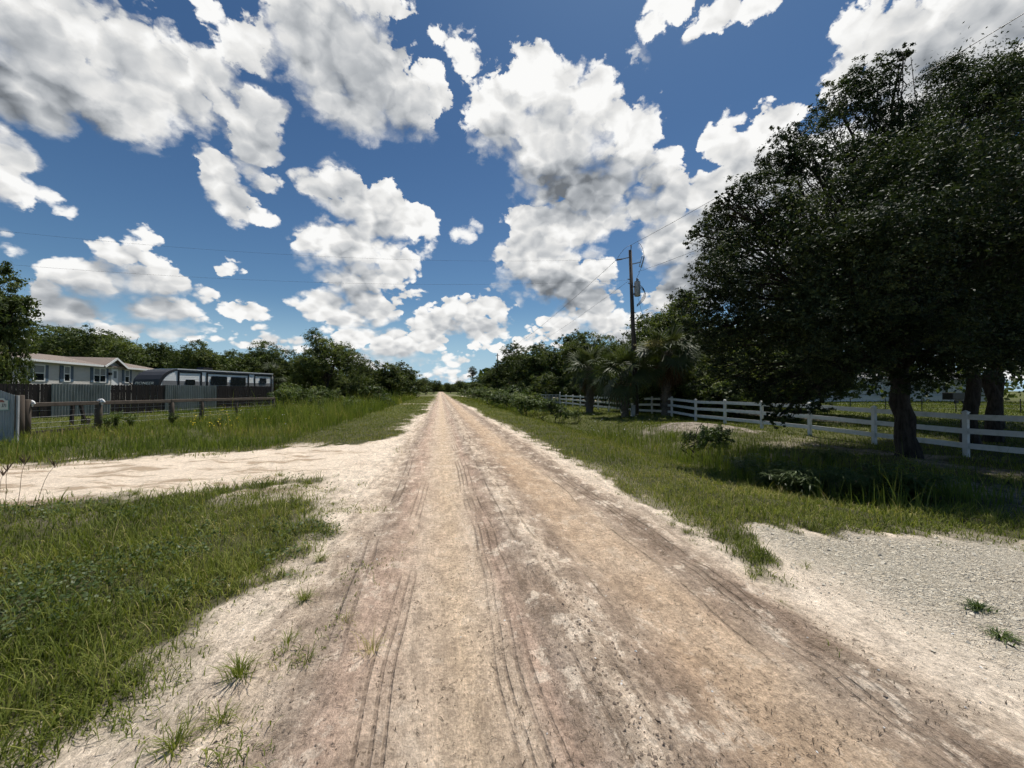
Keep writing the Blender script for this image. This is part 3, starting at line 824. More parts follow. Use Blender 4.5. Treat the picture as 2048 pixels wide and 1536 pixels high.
# ---------------------------------------------------------------- kinds of middle-distance tree
PROTO = {}
def proto(key, h, rad, zlow, n, trunk_h, tr, nleaf, size, mat='tree', seed=1, **kw):
    root = thing("tree", None, None)
    tree_parts(root, random_lobes(h, rad, zlow, n, kw.pop('rs', (.28, .42)), seed), trunk_h, tr, M[mat], nleaf, size, **kw)
    PROTO[key] = [root, False]
proto('round', 8, 4.0, 1.2, 22, 2.0, .20, 24000, .20, seed=1)
proto('tall', 10, 3.4, 1.4, 24, 2.8, .20, 24000, .20, seed=2, flat=.9)
proto('wide', 8, 5.2, 1.0, 26, 1.8, .26, 28000, .22, seed=3)
proto('airy', 9, 3.6, 1.8, 20, 2.6, .17, 13000, .20, seed=4, shell=.4, clump=.24)
proto('bushy', 5, 3.4, .3, 16, .8, .12, 17000, .19, seed=5, stems=2)
proto('high', 11, 6.4, 4.6, 26, 5.2, .24, 30000, .22, seed=6)  # kind used only for the added trees that shade the field
pr = thing("tree", None, None)
pl = [(np.array([0, 0, 11.2]), 1.5), (np.array([.9, .3, 10.2]), 1.2), (np.array([-.9, -.2, 10.0]), 1.25), (np.array([.2, .9, 9.2]), 1.0), (np.array([-.4, -.9, 8.8]), .9), (np.array([1.0, -.5, 8.3]), .8), (np.array([-.9, .4, 7.6]), .7)]
tree_parts(pr, pl, 8.0, .17, M['pine'], 9000, .22, .25, shell=.3, clump=.25)
PROTO['pine'] = [pr, False]

def top_of(root):
    me = [c for c in root.children if c.name.startswith("crown")][0].data
    co = np.empty(len(me.vertices) * 3, np.float32); me.vertices.foreach_get("co", co)
    return float(np.percentile(co[2::3], 99.6))

def plant_tree(name, key, px, depth, top_py, label, group=None, wid=1.0, rz=None, cat="tree", sink=0.0):
    root, used = PROTO[key]
    o = copy_tree(root) if used else root
    PROTO[key][1] = True
    H0 = top_of(root)
    p = atd(px, depth)
    z = hz(p.x, p.y) if abs(p.x) < 800 else 0
    hgt = (780 - top_py) * depth / FPX + EYE - z
    s = hgt / H0
    o.location = (p.x, p.y, z - sink)
    o.scale = (s * wid, s * wid, s)
    o.rotation_euler = (0, 0, rng.uniform(0, 6.28) if rz is None else rz)
    o.name = name
    tag(o, label, cat, group)
    return o
GL = "trees standing behind the fenced yard on the left"
GR = "trees of the dark wood line along the right of the road"
GF = "far trees where the road meets the horizon"
# left edge
plant_tree("tree", 'tall', -70, 24, 512, "tall dark tree at the left edge rising behind the board fence, top against the clouds", None, .76, 1.0)
plant_tree("tree", 'bushy', -42, 23.5, 640, "bushy lower tree at the left edge hiding the end of the grey house", None, .38, 2.0)
for (px, dep, top, key, wid, lab) in [
    (110, 62, 655, 'round', 1.25, "dark rounded tree behind the left part of the brown house roof"),
    (175, 66, 662, 'airy', 1.35, "thin-topped tree behind the middle of the brown house roof"),
    (60, 70, 648, 'tall', 1.3, "tree half hidden by the left-edge tree, behind the house"),
    (255, 62, 668, 'wide', 1.05, "spreading dark tree behind the house roof, right of its gable"),
    (315, 66, 690, 'airy', 1.2, "sparse sloping tree above the front cap of the camper"),
    (395, 60, 684, 'round', .95, "rounded tree with its own dome above the camper's middle"),
    (455, 66, 704, 'bushy', 1.0, "low bushy tree above the camper between two taller domes"),
    (525, 58, 683, 'round', 1.2, "broad dome-shaped tree above the right end of the camper"),
    (355, 75, 706, 'wide', 1.1, "low tree filling the gap behind the camper roof's left half"),
    (480, 78, 706, 'round', 1.3, "low tree filling the gap behind the camper roof's right half"),
    (590, 62, 712, 'bushy', 1.1, "bushy low tree just right of the camper's end"),
    (215, 80, 676, 'tall', 1.4, "tree peeping between the two crowns behind the house gable")]:
    plant_tree("tree", key, px, dep, top, lab, GL, wid)
plant_tree("tree", 'airy', 655, 47, 664, "tall feathery spreading tree standing alone right of the camper, trunks showing below", None, 1.12, .6)
plant_tree("tree", 'round', 628, 50, 700, "lower leafy tree on the left side of the tall feathery tree", None, .95)
plant_tree("tree", 'round', 715, 58, 706, "dark tree leaning out at the right of the tall feathery tree", None, .95)
for (px, dep, top, key, wid, lab) in [
    (748, 66, 732, 'bushy', 1.2, "grey-green low tree in the middle of the left verge trees"),
    (700, 50, 752, 'bushy', 1.1, "low round bush-like tree beside the small white gate"),
    (762, 62, 752, 'bushy', 1.1, "low bush-like tree left of the dark pointed tree"),
    (805, 80, 724, 'tall', 1.25, "dark pointed tree nearest the road on the left"),
    (785, 84, 735, 'round', 1.0, "dark tree tucked behind the pointed tree on the left"),
    (832, 120, 757, 'wide', 1.0, "low dark tree on the left just before the horizon gap"),
    (852, 150, 756, 'round', 1.3, "round-topped low tree on the left of the horizon gap"),
    (868, 185, 762, 'wide', 1.0, "last low tree on the left of the horizon gap")]:
    plant_tree("tree", key, px, dep, top, lab, GF if dep > 100 else "trees along the left verge", wid)
# right-hand wood
plant_tree("pine_tree", 'pine', 945, 120, 733, "single pine with a round tuft standing above the far right trees", None, 1.15)
for (px, dep, top, key, wid, lab) in [
    (901, 260, 766, 'wide', 1.2, "farthest low tree on the right of the horizon gap"),
    (916, 190, 764, 'round', 1.4, "low tree on the right between the horizon gap and the pine"),
    (930, 150, 762, 'wide', 1.1, "low tree at the foot of the pine, on its left"),
    (965, 115, 748, 'round', 1.2, "tree just right of the lone pine"),
    (985, 98, 738, 'tall', 1.2, "tree left of the bare far pole"),
    (1008, 90, 718, 'tall', 1.2, "tree right behind the bare far pole"),
    (1030, 80, 686, 'tall', 1.15, "tall tree that starts the high part of the right wood"),
    (1062, 74, 694, 'round', 1.1, "tree in a dip between two taller crowns of the right wood"),
    (1090, 68, 690, 'tall', 1.15, "tall crown left of the highest part of the right wood"),
    (1120, 60, 676, 'tall', 1.05, "crown behind the leftmost palm, slightly to its left"),
    (1150, 57, 664, 'tall', 1.15, "highest crown of the right wood, above the leftmost palm"),
    (1185, 54, 667, 'round', 1.05, "crown above the gap between the two left palms"),
    (1220, 50, 672, 'round', 1.0, "crown above the second palm, left of the utility pole"),
    (1255, 48, 680, 'wide', .85, "crown right behind the utility pole")]:
    plant_tree("tree", key, px, dep, top, lab, GR, wid)
plant_tree("tree", 'airy', 1340, 34, 592, "tall olive-green tree behind the largest palm, reaching above it", None, 1.0, 2.2)
plant_tree("tree", 'round', 1385, 32, 600, "leafy tree between the largest palm and the huge oak", None, .9)
for (px, dep, top, key, wid, lab) in [
    (1300, 44, 690, 'round', .9, "dark tree behind the white rails right of the utility pole"),
    (1430, 36, 640, 'round', 1.0, "dark tree behind the white rails under the oak's left edge"),
    (1500, 38, 650, 'wide', 1.0, "dark tree deep in shade behind the third white fence post"),
    (1580, 44, 640, 'round', 1.1, "dark tree in the shade left of the white building")]:
    plant_tree("tree", key, px, dep, top, lab, "shaded trees behind the white rail fence", wid)
plant_tree("tree", 'high', 1990, 19, 420, "high-crowned tree added to shade the field, hidden behind the black oak trunks near the right edge", "high-crowned trees added to shade the field", 1.0)  # this tree and the next are added, out of sight, to shade the field
plant_tree("tree", 'high', 1812, 24, 430, "high-crowned tree hidden behind the huge oak's trunk", "high-crowned trees added to shade the field", 1.0)
# far wood behind everything: one mass nobody could count
def far_wood(name, spans, label):
    Vs, Ts = [], []
    for (px0, px1, dep, top0, top1) in spans:
        n = int(2600)
        px = rng.uniform(px0, px1, n)
        d = dep * rng.uniform(.95, 1.15, n)
        top = top0 + (top1 - top0) * (px - px0) / (px1 - px0)
        hgt = (780 - top) * dep / FPX + EYE
        hgt = hgt * (.7 + .45 * fbm(px * .06, px * 0, 201, 3))
        zz = hgt * rng.uniform(0, 1, n) ** .7
        P_ = np.array([atd(a, b) for a, b in zip(px, d)])
        P_[:, 2] = zz
        V = leaves(P_, np.tile([0, -.3, .6], (n, 1)), np.full(n, dep / FPX * 11), .7, .9)
        Vs.append(V); Ts.append(np.clip(rng.normal(.35, .2, n), 0, 1))
    V = np.concatenate(Vs); T = np.concatenate(Ts)
    o = mesh_np(name, V.reshape(-1, 3), [np.arange(len(V) * 4).reshape(-1, 4)], M['tree'], {"tint": np.repeat(T, 4)})
    tag(o, label, None, None, "stuff")
far_wood("woods", [(-420, 60, 95, 690, 690), (60, 300, 95, 690, 700), (300, 620, 100, 712, 725), (600, 830, 120, 745, 752), (830, 880, 380, 765, 772)], "distant wood closing the view behind the left yard")
far_wood("woods", [(885, 960, 380, 772, 764), (960, 1250, 110, 740, 725), (1240, 1500, 70, 690, 660), (1500, 2000, 60, 690, 690), (2000, 2600, 60, 690, 690)], "distant wood closing the view behind the right-hand field")
# ---------------------------------------------------------------- mesh builder
class MB:
    def __init__(self): self.V = []; self.F = {3: [], 4: []}; self.n = 0; self.ng = []
    def add(self, V, F):
        V = np.asarray(V, float); self.V.append(V)
        for f in F:
            self.ng.append([i + self.n for i in f])
        self.n += len(V); return self
    def box(self, c, s, rot=None):
        c = np.array(c, float); s = np.array(s, float) / 2
        P_ = np.array([[x, y, z] for x in (-1, 1) for y in (-1, 1) for z in (-1, 1)], float) * s
        if rot is not None: P_ = P_ @ np.array(rot.to_3x3() if hasattr(rot, "to_3x3") else rot).T
        return self.add(P_ + c, [(0, 1, 3, 2), (4, 6, 7, 5), (0, 4, 5, 1), (2, 3, 7, 6), (0, 2, 6, 4), (1, 5, 7, 3)])
    def beam(self, a, b, w, h, up=(0, 0, 1)):
        a = Vector(a); b = Vector(b); d = (b - a); L = d.length; d.normalize()
        s = d.cross(Vector(up)).normalized(); u = s.cross(d)
        return self.box((a + b) / 2, (L, w, h), Matrix((d, s, u)).transposed())
    def tube(self, pts, rad, sides=8, cap=True):
        V, F = tube_mesh([(pts, rad if hasattr(rad, "__len__") else [rad] * len(pts))], sides)
        F = [tuple(f) for f in F]
        if cap:
            F.append(tuple(range(sides))[::-1]); k = len(V) - sides; F.append(tuple(range(k, k + sides)))
        return self.add(V, F)
    def prism(self, poly, ext):
        """polygon (list of 3D points) pushed along ext"""
        n = len(poly); a = [Vector(p) for p in poly]; b = [p + Vector(ext) for p in a]
        F = [tuple(range(n))[::-1], tuple(range(n, 2 * n))] + [(i, (i + 1) % n, n + (i + 1) % n, n + i) for i in range(n)]
        return self.add([tuple(p) for p in a + b], F)
    def build(self, name, mat, parent=None, smooth=False, bevel=0.0):
        me = bpy.data.meshes.new(name)
        me.from_pydata([tuple(v) for v in np.concatenate(self.V)], [], self.ng)
        import bmesh
        bm = bmesh.new(); bm.from_mesh(me); bmesh.ops.recalc_face_normals(bm, faces=bm.faces[:])
        if bevel: bmesh.ops.bevel(bm, geom=bm.edges[:], offset=bevel, segments=1, affect='EDGES')
        bm.to_mesh(me); bm.free()
        if smooth: me.polygons.foreach_set("use_smooth", np.ones(len(me.polygons), bool))
        me.materials.append(mat)
        o = bpy.data.objects.new(name, me); COL.objects.link(o)
        if parent is not None: o.parent = parent
        return o

def paint(name, c, rough=.6, dirt=.25, scale=3.0, metal=0.0, spec=.4, dcol=None, bmp=0.0, stretch=(1, 1, 1)):
    m, N = new_mat(name)
    pos = N.node("ShaderNodeTexCoord").outputs["Object"]
    n = N.noise(N.mapping(pos, scale=stretch), scale, 6, .68)
    d = dcol or tuple(v * .45 for v in c)
    col = N.mix(N.mapr(n, .42, .75, 0, dirt), c, d)
    finish(N, principled(N, col, rough, bump(N, n, bmp, .01) if bmp else None, metal, spec))
    return m
M['vinyl'] = paint("white_vinyl", (.63, .63, .61), .5, .6, 5, dcol=(.40, .41, .33))
M['oldwood'] = paint("weathered_timber", (.100, .078, .060), .9, .8, 5, dcol=(.07, .055, .045), bmp=.6, stretch=(1, 1, .35))
M['railwood'] = paint("weathered_rail", (.135, .104, .080), .85, .9, 6, dcol=(.055, .044, .036), bmp=.5)
M['darkwood'] = paint("dark_board", (.030, .023, .021), .9, .8, 4, dcol=(.050, .037, .032), bmp=.5, stretch=(3, 3, .5))
M['steel'] = paint("galvanised_sheet", (.27, .28, .265), .6, .9, 2.2, metal=.1, dcol=(.15, .15, .135), stretch=(1, 1, .2))
M['steelgate'] = paint("galvanised_gate_sheet", (.31, .335, .34), .55, .6, 2.2, metal=.2, dcol=(.20, .215, .21))
M['pole'] = paint("creosoted_pole", (.085, .068, .055), .9, .8, 3, dcol=(.035, .03, .026), bmp=.6, stretch=(8, 8, .4))
M['greymetal'] = paint("grey_metal", (.42, .43, .43), .5, .4, 5)
M['darkmetal'] = paint("dark_metal", (.035, .035, .038), .5, .3, 5)
M['wire'] = paint("wire", (.09, .09, .10), .5, .2, 2)
M['meshwire'] = paint("galvanised_wire", (.30, .30, .29), .5, .3, 2)
M['ceramic'] = paint("glazed_insulator", (.16, .15, .15), .25, .2, 5)
M['whitepaint'] = paint("white_paint", (.78, .78, .76), .5, .15, 3)
M['rope'] = paint("white_tie", (.80, .79, .76), .8, .2, 8)
def siding(name, c, pitch, groove, rough=.55):
    m, N = new_mat(name)
    pos = N.node("ShaderNodeTexCoord").outputs["Object"]
    z = N.sep(pos)[2]
    f = N.math('FRACT', N.math('DIVIDE', z, pitch))
    edge = N.mapr(f, .0, .16, 1, 0)
    n = N.noise(pos, 1.4, 5, .6)
    col = N.mix(N.math('MULTIPLY', edge, .55), c, groove)
    col = N.mix(N.mapr(n, .45, .8, 0, .25), col, groove)
    h = N.math('SUBTRACT', 1.0, f)
    finish(N, principled(N, col, rough, bump(N, h, .8, .02)))
    return m
M['siding'] = siding("grey_siding", (.50, .48, .45), .125, (.26, .25, .235))
M['whitesiding'] = siding("white_siding", (.66, .68, .72), .15, (.40, .42, .45))
M['camper'] = siding("camper_wall", (.84, .84, .81), .17, (.42, .42, .41), .4)
M['campergrey'] = siding("camper_lower_wall", (.19, .19, .19), .17, (.11, .11, .11), .5)
M['shutter'] = siding("blue_shutter", (.045, .085, .125), .06, (.02, .04, .06))
M['shingle'] = paint("roof_shingle", (.22, .175, .145), .9, .7, 9, dcol=(.13, .105, .09), bmp=.5)
M['greyroof'] = paint("grey_roof", (.22, .22, .22), .8, .6, 5)
M['capdark'] = paint("dark_gelcoat", (.040, .040, .043), .5, .15, 1, spec=.3)
M['black'] = paint("black_trim", (.012, .012, .013), .4, .1, 2)
gm_, N = new_mat("window_glass")
finish(N, principled(N, (.018, .022, .026), .06, spec=.7)); M['glass'] = gm_
M['signface'] = paint("sign_face", (.70, .66, .55), .5, .2, 6)
M['signred'] = paint("sign_red", (.30, .07, .04), .5, .2, 6)
M['signgreen'] = paint("sign_edge", (.28, .45, .38), .5, .2, 6)

# ---------------------------------------------------------------- white rail fence
FX = 14.75
def fence_y(i): return 8.42 + (i - 3) * 2.36
fence = thing("rail_fence", "long white three-rail fence running past the palms and under the huge oak", "fence", (FX, 8.42, 0))
def white_run(root, ys, z0, hgt=1.27, gapless=True, gate=()):
    for i, yy in enumerate(ys):
        g = hz(FX, yy)
        h = hgt + (.28 if i in gate else 0)
        b = MB().box((0, yy - z0, g + h / 2 - .1), (.105, .105, h + .2))
        b.prism([(-.066, yy - z0 - .066, g + h), (.066, yy - z0 - .066, g + h), (.066, yy - z0 + .066, g + h), (-.066, yy - z0 + .066, g + h)], (0, 0, .025))
        b.add([(-.058, yy - z0 - .058, g + h + .026), (.058, yy - z0 - .058, g + h + .026), (.058, yy - z0 + .058, g + h + .026), (-.058, yy - z0 + .058, g + h + .026), (0, yy - z0, g + h + .075)], [(0, 1, 4), (1, 2, 4), (2, 3, 4), (3, 0, 4)])
        b.build("post", M['vinyl'], root)
        if i + 1 < len(ys):
            g2 = hz(FX, ys[i + 1])
            for zr in (.33, .75, 1.16):
                jz, j2 = rng.normal(0, .008, 2)
                MB().beam((0, yy - z0 + .053, g + zr + jz), (0, ys[i + 1] - z0 - .053, g2 + zr + j2), .045, .15).build("rail", M['vinyl'], root)
white_run(fence, [fence_y(i) for i in range(0, 20)], 8.42, gate=(19,))
yg0 = fence_y(19); yg1 = yg0 + 6.6
gate = thing("gate", "white mesh gate between two taller posts near the far end of the white rail fence", "gate", (FX, yg0, 0))
b = MB(); g = hz(FX, yg0 + 3)
for zr in (.25, 1.25): b.beam((0, .10, g + zr), (0, 6.5, g + zr), .05, .06)
for k in range(5): b.beam((0, .12 + k * 1.59, g + .28), (0, .12 + k * 1.59, g + 1.22), .05, .06, up=(1, 0, 0))
b.build("gate_frame", M['vinyl'], gate)
b = MB()
for k in range(18): b.beam((0, .3 + k * .35, g + .28), (0, .3 + k * .35, g + 1.22), .012, .02, up=(1, 0, 0))
for k in range(4): b.beam((.02, .12, g + .42 + k * .2), (.02, 6.48, g + .42 + k * .2), .012, .02)
b.build("gate_mesh", M['vinyl'], gate)
fence2 = thing("rail_fence", "short far stretch of white rail fence beyond the white gate, half behind shrubs", "fence", (FX, yg1, 0))
white_run(fence2, [yg1 + k * 2.36 for k in range(4)], yg1, gate=(0,))

# ---------------------------------------------------------------- utility poles and lines
def pole(loc, h, lean, label, full):
    t = thing("utility_pole", label, "utility pole", loc)
    lx, ly = lean
    pt = lambda z: (lx * z / h, ly * z / h, z)
    MB().tube([pt(-.3), pt(h * .5), pt(h)], [.165, .14, .105], 14).build("pole_shaft", M['pole'], t, True)
    if not full:
        MB().beam((lx - .45, ly, h - .45), (lx + .45, ly, h - .45), .08, .10).build("crossarm", M['pole'], t)
        return t, pt
    b = MB().tube([pt(h - .15), (pt(h)[0] + .02, ly - .1, h + .12), (pt(h)[0] + .02, ly - .1, h + .32)], [.03, .03, .045], 8)
    b.build("top_insulator", M['ceramic'], t, True)
    b = MB().beam((lx - .10, ly, h - .50), (lx - .62, ly - .05, h - .66), .05, .06)
    b.build("bracket", M['greymetal'], t)
    b = MB()
    for k in range(6):
        a = (lx - .62 - .07 * k, ly - .05, h - .66 - .015 * k)
        b.tube([a, (a[0] - .03, a[1], a[2] - .006)], [.055, .055], 8)
    b.build("insulator", M['ceramic'], t, True)
    MB().beam((lx + .1, ly, h - .95), (lx + .72, ly - .1, h - .80), .05, .06).build("cutout_arm", M['greymetal'], t)
    c0 = Vector((lx + .80, ly - .12, h - .80))
    b = MB().tube([c0 + Vector((.16, 0, .38)), c0 + Vector((-.06, 0, -.36))], .045, 8)
    b.tube([c0 + Vector((.0, 0, .36)), c0 + Vector((-.2, 0, -.30))], .022, 6)
    b.beam(c0 + Vector((.16, 0, .36)), c0 + Vector((-.02, 0, .38)), .03, .03).beam(c0 + Vector((-.06, 0, -.34)), c0 + Vector((-.22, 0, -.31)), .03, .03)
    b.build("fuse_cutout", M['greymetal'], t, False)
    # transformer can
    ct = Vector((pt(h - 2.6)[0] + .40, ly - .05, h - 2.62))
    b = MB().tube([ct + Vector((0, 0, -.50)), ct + Vector((0, 0, -.46)), ct + Vector((0, 0, .40)), ct + Vector((0, 0, .46))], [.17, .205, .205, .185], 18)
    tr_ = b.build("transformer", M['greymetal'], t, True)
    MB().tube([ct + Vector((0, 0, .461)), ct + Vector((0, 0, .50)), ct + Vector((0, 0, .53))], [.19, .19, .10], 18).build("transformer_lid", M['greymetal'], tr_, True)
    for dx_, dy_ in ((-.07, -.06), (.08, .05)):
        b = MB()
        a = ct + Vector((dx_, dy_, .50))
        for k in range(4): b.tube([a + Vector((0, 0, .055 * k)), a + Vector((0, 0, .055 * k + .03)), a + Vector((0, 0, .055 * k + .055))], [.03, .05, .03], 8)
        b.build("bushing", M['ceramic'], tr_, True)
    MB().beam(Vector(pt(h - 2.5)), ct + Vector((-.15, 0, .15)), .10, .08).build("mount", M['darkmetal'], t)
    MB().beam(Vector(pt(h - 3.0)), ct + Vector((-.15, 0, -.35)), .10, .08).build("mount", M['darkmetal'], t)
    b = MB()
    def loop(pts, r=.012):
        V, F = tube_mesh([(pts, [r] * len(pts))], 5); b.add(V, [tuple(f) for f in F])
    def arc(a, m_, c_, n=9):
        a, m_, c_ = Vector(a), Vector(m_), Vector(c_)
        return [tuple(a * (1 - s) ** 2 + m_ * 2 * s * (1 - s) + c_ * s * s) for s in np.linspace(0, 1, n)]
    loop(arc(c0 + Vector((-.06, 0, -.36)), ct + Vector((.2, 0, 1.2)), ct + Vector((-.07, -.06, .72))))
    loop(arc(c0 + Vector((.16, 0, .38)), c0 + Vector((.1, 0, 1.2)), (pt(h)[0] + .3, ly - .5, h + .32)))
    for k in range(3):
        loop(arc(ct + Vector((.19, -.03, .25 - .1 * k)), ct + Vector((1.0 + .1 * k, .1, -.1 - .1 * k)), ct + Vector((-.05, -.02, -1.1 - .05 * k))), .02)
    loop(arc((lx - 1.0, ly - .05, h - .75), (lx - .6, ly - .2, h + .1), (pt(h)[0], ly - .1, h + .3)))
    loop([pt(h - 3.8), (pt(5)[0] + .17, ly * .5 - .02, 5), (pt(1)[0] + .19, -.02, .3)], .03)
    b.build("cable", M['wire'], t, True)
    MB().tube([pt(h - 2.3), Vector(pt(h - 2.3)) + Vector((-.24, 0, .06))], .035, 8).build("side_insulator", M['ceramic'], t, True)
    MB().tube([pt(h - 2.0), Vector(pt(h - 2.0)) + Vector((-.26, 0, .02))], .035, 8).build("side_insulator", M['ceramic'], t, True)
    return t, pt
PB = Vector((12.97, 23.9, 0)); PB.z = hz(PB.x, PB.y)
PH = 11.15
upole, ppt = pole(PB, PH, (-.36, .05), "tall leaning wooden utility pole with a grey transformer can, standing left of the largest palm", True)
P2B = Vector((13.0, 87.6, 0)); P2B.z = hz(13.0, 87.6)
pole(P2B, 10.3, (0, 0), "bare thin utility pole far down the road in front of the right wood", False)
for (px, dep, top, lab) in ((852, 235, 752, "tiny far pole left of the horizon gap"), (916, 280, 754, "tiny far pole right of the horizon gap, left of the pine")):
    p = atd(px, dep); pole(Vector((p.x, p.y, hz(p.x, p.y))), (780 - top) * dep / FPX + EYE, (0, 0), lab, False)
def wire(label, a, b, sag, r=.013, n=24, group=None):
    a = Vector(a); b = Vector(b)
    pts = []
    for s in np.linspace(0, 1, n):
        p = a.lerp(b, s); p.z -= sag * 4 * s * (1 - s); pts.append(tuple(p))
    V, F = tube_mesh([(pts, [r] * n)], 5)
    o = mesh_np("power_line", V, [F], M['wire'], smooth=True)
    return tag(o, label, "power line", group)
top = PB + Vector(ppt(PH)); L_ = PB + Vector((-.36 - 1.05, 0, PH - .76))
o = wire("upper power line rising from the pole top over the oak to the top right", top + Vector((.02, -.05, .32)), (13.3, -34, 11.2), 1.5, .010)
wire("lower power line leaving the transformer towards the huge oak", PB + Vector(ppt(PH - 1.45)) + Vector((.5, 0, 0)), (13.4, -34, 9.2), 1.7, .009)
wire("power line sloping from the left bracket of the pole down to the bare far pole", L_, P2B + Vector((-.4, 0, 9.8)), .9, .011)
wire("lower line sloping from the side of the pole to the bare far pole", PB + Vector(ppt(PH - 2.1)) + Vector((-.2, 0, 0)), P2B + Vector((0, 0, 8.6)), 1.0, .008)
wire("upper of two thin lines crossing the road from the pole to the left edge", L_ + Vector((.1, -.1, .05)), (-38, 22.5, 10.9), 1.45, .0042, 40)
wire("lower of two thin lines crossing the road from the pole to the left edge", PB + Vector(ppt(PH - 2.05)) + Vector((-.26, 0, 0)), (-38, 22.5, 9.0), 1.35, .0042, 40)
wire("thin guy wire running from the transformer down behind the largest palm", PB + Vector(ppt(PH - 3.2)) + Vector((.45, 0, 0)), (PB.x + 3.2, PB.y + 1.5, .2), .0, .008)
pd = at(1265, 830, -.1); pd.z = hz(pd.x, pd.y)
ped = thing("utility_pedestal", "small grey utility pedestal box at the foot of the leaning pole", "utility box", (PB.x - .42, PB.y - .35, PB.z))
MB().box((0, 0, .30), (.22, .22, .70)).build("case", M['greymetal'], ped, bevel=.012)
MB().box((0, 0, .68), (.26, .26, .05)).build("cap", M['greymetal'], ped, bevel=.012)

# ---------------------------------------------------------------- left: corrugated gate with house number
def corrugated(P0, P1, ztop0, ztop1, zbot, pitch=.076, amp=.010, thick=.004):
    P0 = Vector(P0); P1 = Vector(P1); d = P1 - P0; L = d.length; d /= L; nrm = Vector((-d.y, d.x, 0))
    n = int(L / pitch * 6) + 1
    V, F = [], []
    for i in range(n + 1):
        s = i / n; w = amp * max(-1, min(1, 2.2 * math.cos(s * L / pitch * 2 * math.pi)))
        for off in (0, thick):
            p = P0 + d * (s * L) + nrm * (w + off)
            zt = ztop0 + (ztop1 - ztop0) * s
            zb = zbot if not hasattr(zbot, "__call__") else zbot(p.x, p.y)
            V += [(p.x, p.y, zb), (p.x, p.y, zt)]
    for i in range(n):
        a = 4 * i; b_ = a + 4
        F += [(a, b_, b_ + 1, a + 1), (a + 2, a + 3, b_ + 3, b_ + 2), (a + 1, b_ + 1, b_ + 3, a + 3)]
    m = MB(); m.add(V, F); return m
gA = atd(31, 12.1); gB = atd(-110, 12.6); gA.z = gB.z = 0
cg = thing("gate", "grey corrugated metal gate with a sloping top at the left edge, carrying the number sign", "gate", (0, 0, 0))
corrugated((gA.x, gA.y, 0), (gB.x, gB.y, 0), 1.48, 2.25, lambda a, b_: hz(a, b_) - .05, .11, .012).build("metal_sheet", M['steelgate'], cg)
MB().beam((gA.x + .02, gA.y + .06, hz(gA.x, gA.y) - .05), (gA.x + .02, gA.y + .06, 1.48), .05, .05, up=(1, 0, 0)).build("gate_frame", M['greymetal'], cg)
du = (gA - gB).normalized(); dn = Vector((du.y, -du.x, 0)); dn = dn if dn.dot(Vector((gA.x, gA.y, 0))) < 0 else -dn
sg = thing("house_sign", "cream house number sign with a red arched picture above the digits on the corrugated gate", "sign", (0, 0, 0))
def spt(u_, z, off): # u_ metres leftwards from the gate's right edge
    p = gA - du * u_ + dn * off; return (p.x, p.y, z)
zs = lambda py: EYE + (780 - py) * 12.15 / FPX
us = lambda px: (31 - px) * 12.2 / FPX / 1.0
MB().prism([spt(us(-16), zs(820), .030), spt(us(18.3), zs(818.5), .030), spt(us(18.3), zs(800.5), .030), spt(us(11), zs(800.8), .030)] + [spt(us(1 + 10 * math.cos(a)), zs(801.5 - 5.5 * math.sin(a)), .030) for a in np.linspace(.25, math.pi - .1, 8)] + [spt(us(-16), zs(801), .030)], tuple(dn * .012)).build("sign_board", M['signface'], sg)
MB().prism([spt(us(1 + 7.5 * math.cos(a)), zs(804.5 - 5.0 * math.sin(a)), .043) for a in np.linspace(0, math.pi, 10)], tuple(dn * .006)).build("sign_picture", M['signred'], sg)
MB().beam(spt(us(18.6), zs(819.5), .036), spt(us(18.6), zs(800.5), .036), .014, .02, up=tuple(dn)).beam(spt(us(-16), zs(820.4), .036), spt(us(18.6), zs(819.2), .036), .014, .02).build("sign_edge", M['signgreen'], sg)
def text(name, body, size, origin, ux, uz, mat, parent, depth=.004, shear=0.0, sx=1.0):
    cu = bpy.data.curves.new(name, 'FONT'); cu.body = body; cu.size = size; cu.extrude = depth; cu.shear = shear; cu.offset = .0
    tmp = bpy.data.objects.new(name, cu); COL.objects.link(tmp)
    bpy.context.view_layer.update()
    me = bpy.data.meshes.new_from_object(tmp)
    bpy.data.objects.remove(tmp)
    ux = Vector(ux).normalized(); uz = Vector(uz).normalized(); un = ux.cross(uz)
    me.transform(Matrix.Translation(Vector(origin)) @ Matrix((ux * sx, uz, un)).transposed().to_4x4())
    me.materials.clear(); me.materials.append(mat)
    o = bpy.data.objects.new(name, me); COL.objects.link(o); o.parent = parent
    return o
text("digits", "371", .155, spt(us(1.2), zs(814), .045), du, (0, 0, 1), M['black'], sg, .003, .0, .92)

